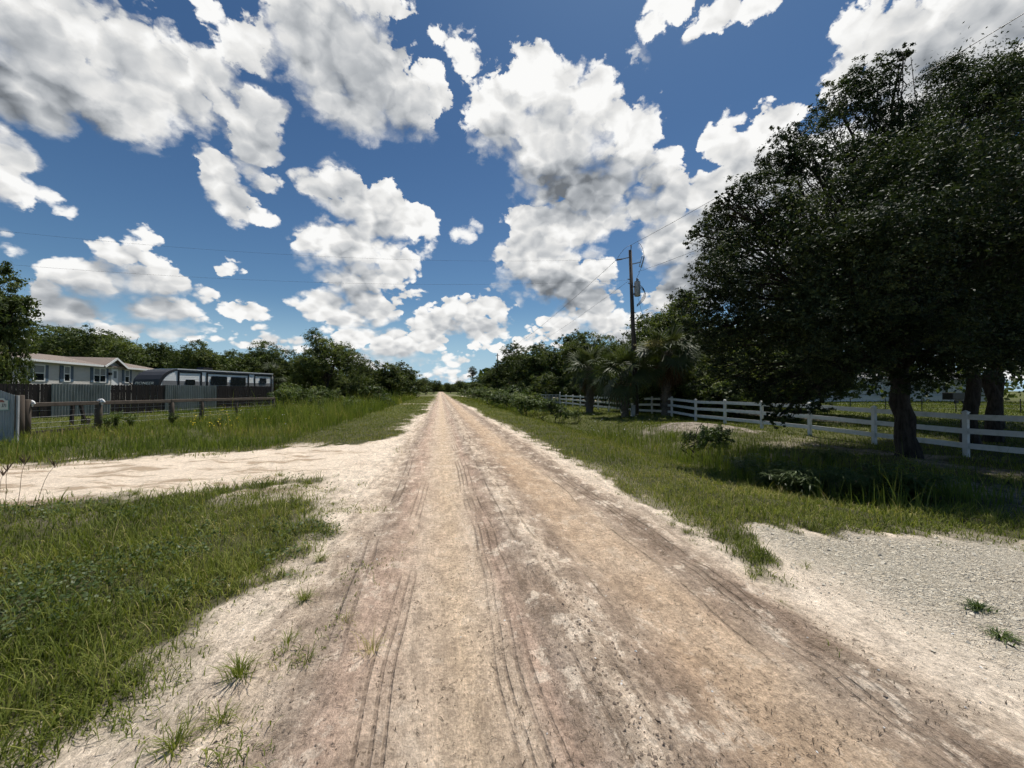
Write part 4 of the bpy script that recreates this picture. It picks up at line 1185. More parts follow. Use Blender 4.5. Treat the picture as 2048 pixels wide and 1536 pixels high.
# ---------------------------------------------------------------- left: timber rail fence with wire
rA = atd(52, 13.9); rB = atd(547, 26.4)
def rail_pt(px):
    """ground point of the rail fence line below a photo column"""
    d0, d1 = 1 / 13.9, 1 / 26.4
    dep = 1 / (d0 + (d1 - d0) * (px - 52) / 495.0)
    p = atd(px, dep); return Vector((p.x, p.y, 0)), dep
rf = thing("rail_fence", "weathered single-rail timber fence with wire mesh in front of the tall board fence", "fence", (0, 0, 0))
for (px, ptop, rad, mat) in ((40, 790, .115, 'oldwood'), (53.5, 799, .115, 'oldwood'), (191, 806, .12, 'oldwood'), (339, 804, .115, 'oldwood'), (400, 801, .10, 'oldwood'), (470, 799, .08, 'oldwood'), (545, 796, .10, 'oldwood')):
    p, dep = rail_pt(px)
    if px < 45: p = Vector(atd(40, 13.5)); p.z = 0
    zt = EYE + (780 - ptop) * dep / FPX
    g = hz(p.x, p.y)
    off = Vector((-.0, .16, 0)) if px > 60 else Vector((0, 0, 0))
    p = p + off
    MB().tube([(p.x, p.y, g - .2), (p.x + .01, p.y, g + .6), (p.x - .01, p.y + .01, zt - .02), (p.x - .01, p.y + .01, zt)], [rad * 1.03, rad, rad * .97, rad * .86], 12).build("post", M[mat], rf, True)
def rz_(px, py): return EYE + (780 - py) * rail_pt(px)[1] / FPX
segs_ = [(60, 809.5, 204, 805.5), (200, 805.5, 346, 802), (342, 801.5, 549, 796.5)]
for k, (a, ya, b_, yb) in enumerate(segs_):
    p, q = rail_pt(a)[0], rail_pt(b_)[0]
    p.z = rz_(a, ya); q.z = rz_(b_, yb)
    o_ = Vector((-.03, -.05, 0)) * (1 if k == 1 else 0)
    MB().beam(p + o_, q + o_, .10, .15).build("rail", M['railwood'], rf, bevel=.012)
p, q = rail_pt(60)[0], rail_pt(196)[0]; p.z = rz_(60, 866); q.z = rz_(196, 853.5)
MB().beam(p, q, .09, .11).build("bottom_rail", M['oldwood'], rf)
b = MB()
for k, (ya, yb) in enumerate(((822, 803.5), (835, 810), (847, 815), (857, 820))):
    pts = []
    for s in np.linspace(0, 1, 14):
        px = 60 + 487 * s; pp = rail_pt(px)[0]
        pp.z = rz_(px, ya + (yb - ya) * (1 - (1 - s) ** 1.0)) + rng.normal(0, .008); pts.append(tuple(pp))
    b.tube(pts, .007, 5)
for px in list(np.linspace(215, 540, 22)):
    pp = rail_pt(px)[0]; g = hz(pp.x, pp.y)
    b.tube([(pp.x, pp.y, g + .1), (pp.x + rng.normal(0, .01), pp.y, rz_(px, 807 - 10 * (px - 60) / 490))], .005, 4)
b.build("wire_mesh", M['meshwire'], rf)
for px, py in ((66, 808.5), (204, 805)):
    pp = rail_pt(px)[0]; pp.z = rz_(px, py)
    b = MB()
    for k in range(5):
        a0 = pp + Vector((rng.normal(0, .04), rng.normal(0, .02), rng.normal(0, .03)))
        V, F = tube_mesh([([tuple(a0 + Vector((.10 * math.cos(t) * .9, -.07, .09 * math.sin(t)))) for t in np.linspace(0, 5, 9)], [.028] * 9)], 6)
        b.add(V, [tuple(f) for f in F])
    b.tube([tuple(pp + Vector((-.10, -.08, .0))), tuple(pp + Vector((.12, -.08, .03)))], [.055, .03], 8)
    b.build("rope_tie", M['rope'], rf, True)
# dark props on the lawn behind the rail
lp = atd(156, 17.6); lp.z = hz(lp.x, lp.y)
ps = thing("wooden_prop", "dark pair of leaning wooden legs on the lawn behind the timber rail", "wooden prop", lp)
uv = (rB - rA).normalized()
MB().beam(tuple(uv * -.22), tuple(uv * -.18 + Vector((0, 0, 1.0))), .10, .10, up=(0, 1, 0)).build("leg", M['darkwood'], ps)
MB().beam(tuple(uv * .30), tuple(uv * .12 + Vector((0, 0, 1.0))), .10, .10, up=(0, 1, 0)).box(tuple(uv * .32 + Vector((0, 0, .16))), (.22, .2, .34)).build("leg", M['darkwood'], ps)
MB().beam(tuple(uv * -.4 + Vector((0, 0, 1.03))), tuple(uv * .4 + Vector((0, 0, 1.03))), .12, .08).build("crossbar", M['darkwood'], ps)

# ---------------------------------------------------------------- left: tall board fence
def bf_pt(px):
    d0, d1 = 1 / 22.7, 1 / 36.5
    dep = 1 / (d0 + (d1 - d0) * (px - 103) / 437.0)
    p = atd(px, dep); return Vector((p.x, p.y, 0))
bfence = thing("privacy_fence", "tall fence of dark board panels alternating with corrugated metal, hiding the camper's base", "fence", (0, 0, 0))
bf = MB()
for (a, b_, kind_) in ((-150, 103, 'w'), (103, 222, 'm'), (222, 330, 'w'), (330, 433, 'm'), (433, 541, 'w')):
    p, q = bf_pt(a), bf_pt(b_)
    if kind_ == 'm':
        corrugated(p + Vector((0.02, -.02, 0)), q + Vector((.02, -.02, 0)), 2.03, 2.0, 0.02, .13, .020).build("metal_panel", M['steel'], bfence)
    else:
        d = (q - p); L = d.length; d.normalize(); b = MB(); n = int(L / .15); wdt = L / n
        nrm = Vector((d.y, -d.x, 0))
        for k in range(n):
            c = p + d * (wdt * (k + .5)) + nrm * rng.normal(0, .006)
            h = 2.0 + rng.normal(0, .012); w = wdt * (.47 if kind_ == 'w' else .5) * rng.uniform(.94, 1.0)
            w2 = w * .55
            poly = [c - d * w + Vector((0, 0, .03)), c + d * w + Vector((0, 0, .03)), c + d * w + Vector((0, 0, h - .05)), c + d * w2 + Vector((0, 0, h)), c - d * w2 + Vector((0, 0, h)), c - d * w + Vector((0, 0, h - .05))]
            b.prism(poly, tuple(nrm * .02))
        b.build("board_panel", M['darkwood'], bfence)
        for zr in (.4, 1.6):
            MB().beam(p - nrm * .03 + Vector((0, 0, zr)), q - nrm * .03 + Vector((0, 0, zr)), .04, .09).build("rail", M['darkwood'], bfence)

# ---------------------------------------------------------------- the grey manufactured home
hA = atd(60, 31.0); hB = atd(330, 50.6); hA.z = hB.z = 0
hd = (hB - hA).normalized(); hn = Vector((hd.y, -hd.x, 0))
if hn.dot(hA) > 0: hn = -hn
def wall(px):
    """distance along the front wall, and depth, seen in a photo column"""
    r_ = ray(px, 768); r_.z = 0
    # hA + s*hd = t*r
    det = hd.x * -r_.y - -r_.x * hd.y
    s = (-hA.x * -r_.y - -r_.x * -hA.y) / det
    p = hA + hd * s
    dep = p.x * math.sin(YAW) + p.y * math.cos(YAW)
    return s, dep
def wz(px, py): return EYE + (780 - py) * wall(px)[1] / FPX
def hp(s, z, out=0.0, ): 
    p = hA + hd * s + hn * out; return Vector((p.x, p.y, z))
house = thing("house", "grey manufactured home with brown shingle roof and blue shutters behind the tall board fence", "house", (0, 0, 0))
S0, S1 = -2.6, wall(322)[0]
ZE, ZR, DEP = 4.08, 4.95, 8.2
MB().prism([hp(S0, .3), hp(S1, .3), hp(S1, ZE), hp(S0, ZE)], tuple(hn * -.16)).build("wall", M['siding'], house)
MB().prism([hp(S0, .3, -.16), hp(S0, .3, -DEP), hp(S0, ZE, -DEP), hp(S0, ZR - .12, -DEP / 2), hp(S0, ZE, -.16)], tuple(hd * .12)).build("wall", M['siding'], house)
MB().prism([hp(S1 - .12, .3, -.16), hp(S1 - .12, .3, -DEP), hp(S1 - .12, ZE, -DEP), hp(S1 - .12, ZR - .12, -DEP / 2), hp(S1 - .12, ZE, -.16)], tuple(hd * .12)).build("wall", M['siding'], house)
ov = .40
def slope_z(out): return ZR - (ZR - ZE) * (abs(out + DEP / 2) / (DEP / 2)) + .04
rb = MB()
rb.prism([hp(S0 - .3, slope_z(ov), ov), hp(S0 - .3, ZR + .04, -DEP / 2), hp(S0 - .3, slope_z(-DEP - ov), -DEP - ov), hp(S0 - .3, slope_z(-DEP - ov) + .12, -DEP - ov), hp(S0 - .3, ZR + .17, -DEP / 2), hp(S0 - .3, slope_z(ov) + .12, ov)], tuple(hd * (S1 - S0 + .6)))
roof = rb.build("roof", M['shingle'], house)
# cross gable over the door
gs0, gs1, gsa = wall(201.4)[0], wall(240)[0], wall(221)[0]
gz = wz(221, 716.5) - .05
b = MB().prism([hp(gs0, ZE - .02, .02), hp(gs1, ZE - .02, .02), hp(gsa, gz - .12, .02)], tuple(hn * .10)); b.build("gable", M['siding'], house)
for (sa, sb) in ((gs0 - .35, gsa), (gs1 + .35, gsa)):
    zt = ZE - .10
    p0_, p1_ = hp(sa, zt, .52), hp(sb, gz, .52)
    b = MB().add([tuple(p0_), tuple(p1_), tuple(hp(sb, gz, -DEP / 2 + .3)), tuple(hp(sa, zt + .0, .1)),
                  tuple(p0_ + Vector((0, 0, .12))), tuple(p1_ + Vector((0, 0, .12))), tuple(hp(sb, gz + .12, -DEP / 2 + .3)), tuple(hp(sa, zt + .12, .1))],
                 [(0, 1, 2, 3), (4, 7, 6, 5), (0, 4, 5, 1), (1, 5, 6, 2), (2, 6, 7, 3), (3, 7, 4, 0)])
    b.build("gable_roof", M['shingle'], house)
    MB().beam(p0_ + hn * .025 + Vector((0, 0, .03)), p1_ + hn * .025 + Vector((0, 0, .03)), .03, .20).build("fascia", M['whitepaint'], house)
for (sa, sb) in ((S0 - .3, gs0 - .35), (gs1 + .35, S1 + .3)):
    MB().beam(hp(sa, slope_z(ov) + .03, ov + .02), hp(sb, slope_z(ov) + .03, ov + .02), .03, .19).build("fascia", M['whitepaint'], house)
MB().prism([hp(S0, ZE - .04, .003), hp(S0, ZE - .04, ov), hp(S0, ZE - .01, ov), hp(S0, ZE - .01, .003)], tuple(hd * (S1 - S0))).build("soffit", M['whitepaint'], house)
for px, py in ((96, 710), (252, 723.5)):
    s = wall(px)[0] * 1.06
    MB().box(tuple(hp(s, ZR + .05, -DEP / 2 + 1.2)), (.6, .5, .22), Matrix.Rotation(math.atan2(hd.y, hd.x), 3, 'Z')).build("roof_vent", M['darkmetal'], house)
def window(px0, px1, py0, py1, panes=1, shut=((0, 0), (0, 0))):
    s0, s1 = wall(px0)[0], wall(px1)[0]; pm = (px0 + px1) / 2
    z0, z1 = wz(pm, py1), wz(pm, py0)
    b = MB(); f = .085
    b.prism([hp(s0, z0, .0), hp(s1, z0, .0), hp(s1, z0 + f, .0), hp(s0, z0 + f, .0)], tuple(hn * .06))
    b.prism([hp(s0, z1 - f, .0), hp(s1, z1 - f, .0), hp(s1, z1, .0), hp(s0, z1, .0)], tuple(hn * .06))
    for k in range(panes + 1):
        sc_ = s0 + (s1 - s0) * k / panes; sc_ = min(max(sc_, s0 + f / 2), s1 - f / 2)
        b.prism([hp(sc_ - f / 2, z0 + f, .0), hp(sc_ + f / 2, z0 + f, .0), hp(sc_ + f / 2, z1 - f, .0), hp(sc_ - f / 2, z1 - f, .0)], tuple(hn * .058))
    zm = (z0 + z1) / 2
    b.prism([hp(s0 + f, zm - .035, .0), hp(s1 - f, zm - .035, .0), hp(s1 - f, zm + .035, .0), hp(s0 + f, zm + .035, .0)], tuple(hn * .05))
    w = b.build("window", M['whitepaint'], house)
    MB().prism([hp(s0 + f, z0 + f, .008), hp(s1 - f, z0 + f, .008), hp(s1 - f, z1 - f, .008), hp(s0 + f, z1 - f, .008)], tuple(hn * .012)).build("pane", M['glass'], w)
    MB().prism([hp(s0 + f, zm + .05, .022), hp(s1 - f, zm + .05, .022), hp(s1 - f, z1 - f, .022), hp(s0 + f, z1 - f, .022)], tuple(hn * .006)).build("blind", paint("window_blind", (.22, .23, .23), .6), w)
    for (a, c) in shut:
        if c <= a: continue
        q0, q1 = wall(a)[0], wall(c)[0]
        MB().prism([hp(q0, z0, .003), hp(q1, z0, .003), hp(q1, z1, .003), hp(q0, z1, .003)], tuple(hn * .04)).build("shutter", M['shutter'], house)
window(64, 88.4, 729, 762.5, 1, ((56, 63.6), (88.9, 95.6)))
window(126, 139.2, 731.6, 763.6, 1, ((118.6, 125.6), (139.8, 145.6)))
window(185.8, 210.8, 735.8, 765, 2, ((180, 185.4), (211.2, 215.8)))
window(248.2, 258, 739.8, 766, 1, ((243.6, 247.8), (258.4, 262.4)))
s0, s1 = wall(221.5)[0], wall(234.6)[0]; zt = wz(228, 737.5)
b = MB().prism([hp(s0, 1.55, 0), hp(s1, 1.55, 0), hp(s1, zt, 0), hp(s0, zt, 0)], tuple(hn * .05)); dr = b.build("door", M['whitepaint'], house)
MB().prism([hp(s0 + .35, zt - 1.0, .052), hp(s1 - .25, zt - 1.0, .052), hp(s1 - .25, zt - .25, .052), hp(s0 + .35, zt - .25, .052)], tuple(hn * .01)).build("door_window", paint("door_glass", (.25, .27, .28), .15), dr)
sm = wall(216.5)[0]
MB().prism([hp(sm - .45, zt + .02, .003), hp(sm + .45, zt + .02, .003), hp(sm + .3, zt + .28, .003), hp(sm - .3, zt + .28, .003)], tuple(hn * .22)).build("awning", M['whitepaint'], house)
MB().box(tuple(hp(wall(217.5)[0], wz(217.5, 747.5), .09)), (.38, .16, .26), Matrix.Rotation(math.atan2(hd.y, hd.x), 3, 'Z')).build("mailbox", M['black'], house)
dk = MB()
sa, sb = wall(219)[0], wall(246)[0]
dk.prism([hp(sa, 1.4, .25), hp(sb, 1.4, .25), hp(sb, 1.4, 2.2), hp(sa, 1.4, 2.2)], (0, 0, .12)); dk.build("porch_floor", M['darkwood'], house)
b = MB()
for k in range(9):
    s = sa + (sb - sa) * k / 8
    b.beam(hp(s, 1.53, 2.12), hp(s, 2.58, 2.12), .05 if k % 4 else .10, .05 if k % 4 else .10, up=(1, 0, 0))
b.beam(hp(sa, 2.6, 2.12), hp(sb, 2.6, 2.12), .10, .06)
b.build("porch_railing", M['darkwood'], house)
b = MB()
for o_ in (.5, 1.9):
    b.beam(hp(sb + .05, 2.58, o_), hp(sb + 2.0, 1.2, o_), .07, .09)
    b.beam(hp(sb + 2.0, .0, o_), hp(sb + 2.0, 1.22, o_), .08, .08, up=(1, 0, 0))
for k in range(5): b.box(tuple(hp(sb + .25 + k * .4, 1.32 - k * .27, 1.2)), (.36, 1.4, .05), Matrix.Rotation(math.atan2(hd.y, hd.x), 3, 'Z'))
b.build("porch_steps", M['darkwood'], house)

# ---------------------------------------------------------------- camper trailer
tA = atd(355, 32.0); tB = atd(545, 42.0); tA.z = tB.z = 0
td = (tB - tA).normalized(); tn = Vector((td.y, -td.x, 0))
if tn.dot(tA) > 0: tn = -tn
def twall(px):
    r_ = ray(px, 768); r_.z = 0
    det = td.x * -r_.y - -r_.x * td.y
    s = (-tA.x * -r_.y - -r_.x * -tA.y) / det
    p = tA + td * s
    return s, p.x * math.sin(YAW) + p.y * math.cos(YAW)
def tz(px, py): return EYE + (780 - py) * twall(px)[1] / FPX
def tp(s, z, out=0.0):
    p = tA + td * s + tn * out; return Vector((p.x, p.y, z))
camper = thing("travel_trailer", "white travel trailer with dark curved front cap and black striped side behind the board fence", "camper", (0, 0, 0))
TE = (tB - tA).length; TW = 2.5; ZT = 3.40
nose = [(-1.30, .62), (-1.45, 1.3), (-1.47, 2.0), (-1.36, 2.5), (-1.12, 2.85), (-.75, 3.14), (-.3, 3.33), (.1, ZT - .01)]
body = [(TE, .62), (TE, ZT)] 
MB().prism([tp(s, z) for s, z in [(-1.28, .62)] + [(s + .02, z - .01) for s, z in nose[1:]] + [(TE, ZT - .01), (TE, .62)]], tuple(tn * -TW)).build("body", M['camper'], camper)
# dark front cap wraps the nose
cap = MB()
prof = nose[2:]
V, F = [], []
inner = []
for (s, z) in prof:
    for o_ in (.012, -TW - .012):
        V.append(tuple(tp(s - .03, z + .02, o_)))
for i in range(len(prof) - 1): F.append((2 * i, 2 * i + 1, 2 * i + 3, 2 * i + 2))
k0 = len(V)
for (s, z) in prof:
    t_ = (z - 2.0) / 1.4
    V.append(tuple(tp(s + .10 + .10 * math.sin(t_ * 3), z - .10, .012)))
for i in range(len(prof) - 1): F.append((2 * i, 2 * i + 2, k0 + i + 1, k0 + i))
cap.add(V, F); cap.build("front_cap", M['capdark'], camper, False)
MB().prism([tp(-1.50, 1.25, -.02), tp(-1.50, 1.25, -TW + .02), tp(-1.505, 2.0, -TW + .02), tp(-1.505, 2.0, -.02)], tuple(td * -.02)).build("front_panel", M['campergrey'], camper)
zb = 2.48
sl = lambda z0, z1: [tp(-1.25 if z0 > 1 else -1.26, z0, .004), tp(TE, z0, .004), tp(TE, z1, .004), tp(-1.2, z1, .004)]
MB().prism([tp(-1.18, 1.15, .003), tp(TE - .01, 1.15, .003), tp(TE - .01, 2.36, .003), tp(-1.2, 2.42, .003)], tuple(tn * .012)).build("lower_side", M['campergrey'], camper)
MB().beam(tp(-.05, ZT + .0, .02), tp(TE + .05, ZT + .0, .02), .06, .10).build("roof_edge", M['whitepaint'], camper)
MB().prism([tp(0, ZT, -.05), tp(TE, ZT, -.05), tp(TE, ZT, -TW + .05), tp(0, ZT, -TW + .05)], (0, 0, .05)).build("roof", M['whitepaint'], camper)
b = MB()
def bar(px0, px1, z0, z1):
    a, c = twall(px0)[0], twall(px1)[0]
    b.prism([tp(a, z0, .018), tp(c, z0, .018), tp(c, z1, .018), tp(a, z1, .018)], tuple(tn * .010))
zt_ = ZT - .30
for px0, px1 in ((354.6, 358.6), (400.4, 403.6), (412, 415.6), (495, 497.8), (508.2, 510.3), (541, 543.2)): bar(px0, px1, 1.2, zt_)
for px0, px1 in ((354.6, 403.6), (412, 497.8), (508.2, 543.2)): bar(px0, px1, zt_ + .002, zt_ + .13)
bar(352, 545, ZT - .11, ZT - .045)
b.build("stripe", M['black'], camper)
MB().prism([tp(twall(356)[0], zt_ + .135, .016), tp(TE, zt_ + .135, .016), tp(TE, ZT - .11, .016), tp(twall(356)[0], ZT - .11, .016)], tuple(tn * .006)).build("awning_band", M['campergrey'], camper)
for (a, c, y0, y1) in ((370, 389.8, 759.3, 770), (421, 453.6, 752.5, 770), (460.8, 491, 754.3, 771), (518.6, 532.2, 756.6, 767)):
    s0, s1 = twall(a)[0], twall(c)[0]; pm = (a + c) / 2; z0, z1 = tz(pm, y1), tz(pm, y0); r_ = .1
    poly = []
    for (cx_, cz_, a0) in ((s1 - r_, z1 - r_, 0), (s0 + r_, z1 - r_, 90), (s0 + r_, z0 + r_, 180), (s1 - r_, z0 + r_, 270)):
        for k in range(4):
            t_ = R(a0 + 30 * k); poly.append(tp(cx_ + r_ * math.cos(t_), cz_ + r_ * math.sin(t_), .030))
    w = MB().prism(poly, tuple(tn * .012)).build("window", M['black'], camper)
    poly2 = [Vector(p) * 1.0 for p in poly]; cen = sum(poly2, Vector()) / len(poly2)
    MB().prism([cen + (p - cen) * .9 + tn * .0125 for p in poly2], tuple(tn * .003)).build("pane", M['glass'], w)
acs = twall(432)[0]
MB().prism([tp(acs - .55, ZT + .05, -.9), tp(acs + .55, ZT + .05, -.9), tp(acs + .45, ZT + .33, -.9), tp(acs - .38, ZT + .33, -.9)], tuple(tn * -.75)).build("air_conditioner", M['black'], camper)
for so in (TE * .42, TE * .52):
    for o_ in (.0, -TW + .22):
        c = tp(so, .37, o_)
        MB().tube([tuple(c), tuple(c + tn * -.22)], [.36, .36], 20).build("wheel", M['black'], camper, False)
MB().beam(tp(-1.3, .5, -TW / 2), tp(-2.4, .5, -TW / 2), .12, .12).build("hitch", M['darkmetal'], camper)
MB().beam(tp(TE + .08, .7, 0), tp(TE + .08, .7, -TW), .12, .12).build("bumper", M['darkmetal'], camper)
MB().tube([tuple(tp(TE + .06, 1.6, .02)), tuple(tp(TE + .06, 3.1, .02))], .025, 6).build("ladder", M['greymetal'], camper)
text("brand_lettering", "PIONEER", .30, tp(-1.53, 2.10, -2.25), -tn * -1.0 if False else tn, (0, 0, 1), M['whitepaint'], camper, .004, .25, 1.55)

# ---------------------------------------------------------------- right: white house beyond the field
wA = atd(1615, 60); wB = atd(1990, 64); wA.z = wB.z = hz(wA.x, wA.y)
wd_ = (wB - wA).normalized(); wn = Vector((wd_.y, -wd_.x, 0))
if wn.dot(wA) > 0: wn = -wn
WL = (wB - wA).length
def wp(s, z, out=0.0):
    p = wA + wd_ * s + wn * out; return Vector((p.x, p.y, wA.z + z))
wh = thing("house", "long white house across the shaded field, glimpsed under the huge oak's branches", "house", (0, 0, 0))
MB().prism([wp(0, .85), wp(WL, .85), wp(WL, 3.6), wp(0, 3.6)], tuple(wn * -7)).build("wall", M['whitesiding'], wh)
MB().prism([wp(.03, 0, -.04), wp(WL - .03, 0, -.04), wp(WL - .03, .84, -.04), wp(.03, .84, -.04)], tuple(wn * -6.9)).build("skirting", M['whitepaint'], wh)
MB().beam(wp(0, .86, .03), wp(WL, .86, .03), .05, .10).build("trim_board", M['whitepaint'], wh)
MB().prism([wp(-.4, 3.55, .5), wp(-.4, 4.9, -3.5), wp(-.4, 3.55, -7.5), wp(-.4, 3.7, -7.5), wp(-.4, 5.05, -3.5), wp(-.4, 3.7, .5)], tuple(wd_ * (WL + .8))).build("roof", M['greyroof'], wh)
for f in (.08, .2, .34, .5, .57, .72, .86):
    s = f * WL
    w = MB().prism([wp(s - .5, 1.7, .0), wp(s + .5, 1.7, .0), wp(s + .5, 2.95, .0), wp(s - .5, 2.95, .0)], tuple(wn * .05)).build("window", M['whitepaint'], wh)
    MB().prism([wp(s - .42, 1.78, .052), wp(s + .42, 1.78, .052), wp(s + .42, 2.87, .052), wp(s - .42, 2.87, .052)], tuple(wn * .01)).build("pane", M['glass'], w)
tb = atd(1908, 52); tb.z = hz(tb.x, tb.y)
ub = thing("utility_trailer", "small dark box trailer parked in front of the white house", "trailer", tb, math.atan2(wd_.y, wd_.x))
MB().box((0, 0, 1.05), (2.1, 1.2, .95)).build("box", M['black'], ub, bevel=.03)
for sx_ in (-.62, .62):
    MB().tube([(sx_, -.70, .30), (sx_, -.55, .30)], .29, 16).build("wheel", M['darkmetal'], ub)
MB().beam((1.0, 0, .5), (1.9, 0, .45), .08, .08).build("hitch", M['darkmetal'], ub)
wf = thing("wire_fence", "thin wire fence on dark posts crossing the field in front of the white house", "fence", (0, 0, 0))
pts = []
for px, dep in ((1560, 35), (1640, 34), (1700, 33.5), (1770, 33), (1843, 32.5), (1911, 32), (1975, 31.5), (2040, 31), (2110, 30.5)):
    p = atd(px, dep); g = hz(p.x, p.y); pts.append(Vector((p.x, p.y, g)))
    MB().tube([(p.x, p.y, g - .1), (p.x, p.y, g + 1.15)], .035, 6).build("post", M['darkmetal'], wf)
b = MB()
for zz in (.35, .7, 1.05): b.tube([tuple(p + Vector((0, -.03, zz))) for p in pts], .006, 4)
b.build("wire", M['meshwire'], wf)

# small white gate among the left trees
lg = atd(697, 58); lg2 = atd(722, 60); lg.z = lg2.z = hz(lg.x, lg.y)
wg = thing("gate", "small white four-board gate standing among the trees left of the road", "gate", (0, 0, 0))
b = MB()
for zz in (.35, .68, 1.0, 1.32): b.beam(lg + Vector((0, 0, zz)), lg2 + Vector((0, 0, zz)), .03, .12)
b.build("boards", M['vinyl'], wg)
for p in (lg - Vector((.07, 0, 0)), lg2 + Vector((.07, 0, 0))): MB().beam(p, p + Vector((0, 0, 1.5)), .12, .12, up=(1, 0, 0)).build("post", M['oldwood'], wg)
# ---------------------------------------------------------------- cabbage palms
def palm(name, label, base, trunk_h, tr, crown_r, nfr, lean=(0, 0), flower=False, skirt=16, group=None, seed=1):
    g_ = np.random.default_rng(seed)
    t = thing(name, label, "palm tree", base, 0, group)
    top = np.array([lean[0], lean[1], trunk_h])
    p = [np.array([lean[0] * s, lean[1] * s, trunk_h * s]) for s in (-.1, .15, .4, .7, 1.0)]
    V, F = tube_mesh([(p, [tr * 1.15, tr, tr * .92, tr * .95, tr * .9])], 12)
    b = MB(); b.add(V, [tuple(f) for f in F])
    # crossed boots of old leaf bases
    n = int(trunk_h / .085)
    for i in range(n):
        z = trunk_h * (.10 + .9 * i / n)
        for k in range(3):
            a = i * 2.4 + k * 2.094 + g_.normal(0, .12)
            c = np.array([lean[0] * z / trunk_h, lean[1] * z / trunk_h, z])
            d = np.array([math.cos(a), math.sin(a), 0]); s_ = np.array([-math.sin(a), math.cos(a), 0]) * (1 if (i + k) % 2 else -1)
            q0 = c + d * tr * .86; q1 = c + d * (tr * 1.22) + s_ * tr * .55 + np.array([0, 0, .20])
            b.beam(q0, q1, .075, .03)
    b.build("trunk", M['palmbark'], t)
    def fan(origin, az, el, L, droop, tints, size):
        """petiole and a ring of leaflets"""
        d = np.array([math.cos(az) * math.cos(el), math.sin(az) * math.cos(el), math.sin(el)])
        hub = origin + d * L * .50 + np.array([0, 0, -droop * .15 * L])
        side = np.array([-math.sin(az), math.cos(az), 0.0]); upv = np.cross(d, side); upv /= np.linalg.norm(upv)
        Vl, Fl = [], []
        w = .018
        Vl += [origin - side * w, origin + side * w, hub + side * w, hub - side * w]; Fl.append([0, 1, 2, 3])
        nl = 17
        bend = g_.uniform(.25, .55) + .35 * droop
        d2 = d * math.cos(bend) - upv * math.sin(bend) * (1 if upv[2] > 0 else -1)
        u2 = np.cross(d2, side); u2 /= np.linalg.norm(u2)
        roll = g_.normal(0, .55)
        s2_ = side * math.cos(roll) + u2 * math.sin(roll); upv = np.cross(d2, s2_)
        if upv[2] < 0: upv = -upv
        d, side = d2, s2_
        for j in range(nl):
            f = (j / (nl - 1) - .5) * 2
            a = f * 1.95
            dirv_ = d * math.cos(a) + side * math.sin(a)
            fold = -abs(f) * .10 + .12
            l_ = size * (1 - .25 * abs(f)) * g_.uniform(.8, 1.1)
            base_ = hub + dirv_ * .03
            mid = hub + dirv_ * l_ * .55 - upv * fold * l_ * .4 + np.array([0, 0, -.03 * droop * l_])
            tip = hub + dirv_ * l_ + np.array([0, 0, -(.08 + .26 * droop) * l_ * g_.uniform(.3, 1.6)]) - upv * fold * l_ * .2
            ws = np.cross(dirv_, upv); ws /= np.linalg.norm(ws) + 1e-9
            ww = size * .034
            k = len(Vl)
            Vl += [base_ - ws * ww * .5, base_ + ws * ww * .5, mid + ws * ww, mid - ws * ww, tip]
            Fl.append([k, k + 1, k + 2, k + 3]); Fl.append([k + 3, k + 2, k + 4])
        return Vl, Fl
    def fronds(pname, spec, mat):
        V4, F4, F3, T = [], [], [], []
        n0 = 0
        for (az, el, L, dr, tint, size) in spec:
            Vl, Fl = fan(top + np.array([math.cos(az), math.sin(az), 0]) * tr * .5 + np.array([0, 0, g_.uniform(-.35, .1)]), az, el, L, dr, tint, size)
            V4 += Vl; T += [tint] * len(Vl)
            for f in Fl: (F4 if len(f) == 4 else F3).append([i + n0 for i in f])
            n0 += len(Vl)
        mesh_np(pname, np.array(V4), [np.array(F4), np.array(F3)], mat, {"tint": np.array(T)}, parent=t)
    live = []
    for i in range(nfr):
        f = i / nfr
        el = R(86) * (1 - f) - R(38) * f + g_.normal(0, .14)
        live.append((i * 2.39996 + g_.normal(0, .15), el, crown_r * g_.uniform(.85, 1.05), .15 + .8 * f, np.clip(.62 - .35 * f + g_.normal(0, .1), 0, 1), crown_r * .58))
    fronds("fronds", live, M['palm'])
    dead = [(i * 2.39996 + g_.normal(0, .3), R(-58) - g_.uniform(0, .5), crown_r * g_.uniform(.5, .8), 1.2, g_.uniform(.2, .9), crown_r * .42) for i in range(skirt)]
    if dead: fronds("dead_fronds", dead, M['deadpalm'])
    if flower:
        c, nn = [], []
        for s in range(7):
            a = flower + g_.normal(0, .35); L = crown_r * g_.uniform(.6, .9)
            for k in range(130):
                q = g_.uniform(.45, 1.0)
                c.append(top + np.array([math.cos(a) * L * q, math.sin(a) * L * q, .55 + .45 * q - .75 * q * q]) + g_.normal(0, .12, 3)); nn.append((0, 0, 1))
        Vf = leaves(np.array(c), np.array(nn, float), np.full(len(c), .085), .6)
        mesh_np("flower_stalk", Vf.reshape(-1, 3), [np.arange(len(c) * 4).reshape(-1, 4)], M['flower'], {"tint": g_.uniform(0, 1, len(c) * 4)}, parent=t)
    return t
M['flower'] = leaf_mat("palm_flower", [(0, (.20, .18, .07)), (1, (.48, .42, .20))], .7, .2, .2)
M['yellow'] = leaf_mat("yellow_petal", [(0, (.60, .42, .02)), (1, (.75, .60, .05))], .6, .2, .2)
M['whitefl'] = leaf_mat("white_petal", [(0, (.60, .60, .55)), (1, (.80, .80, .76))], .6, .2, .2, tcol=(1, 1, 1))
def gbase(px, depth):
    p = atd(px, depth); return Vector((p.x, p.y, hz(p.x, p.y)))
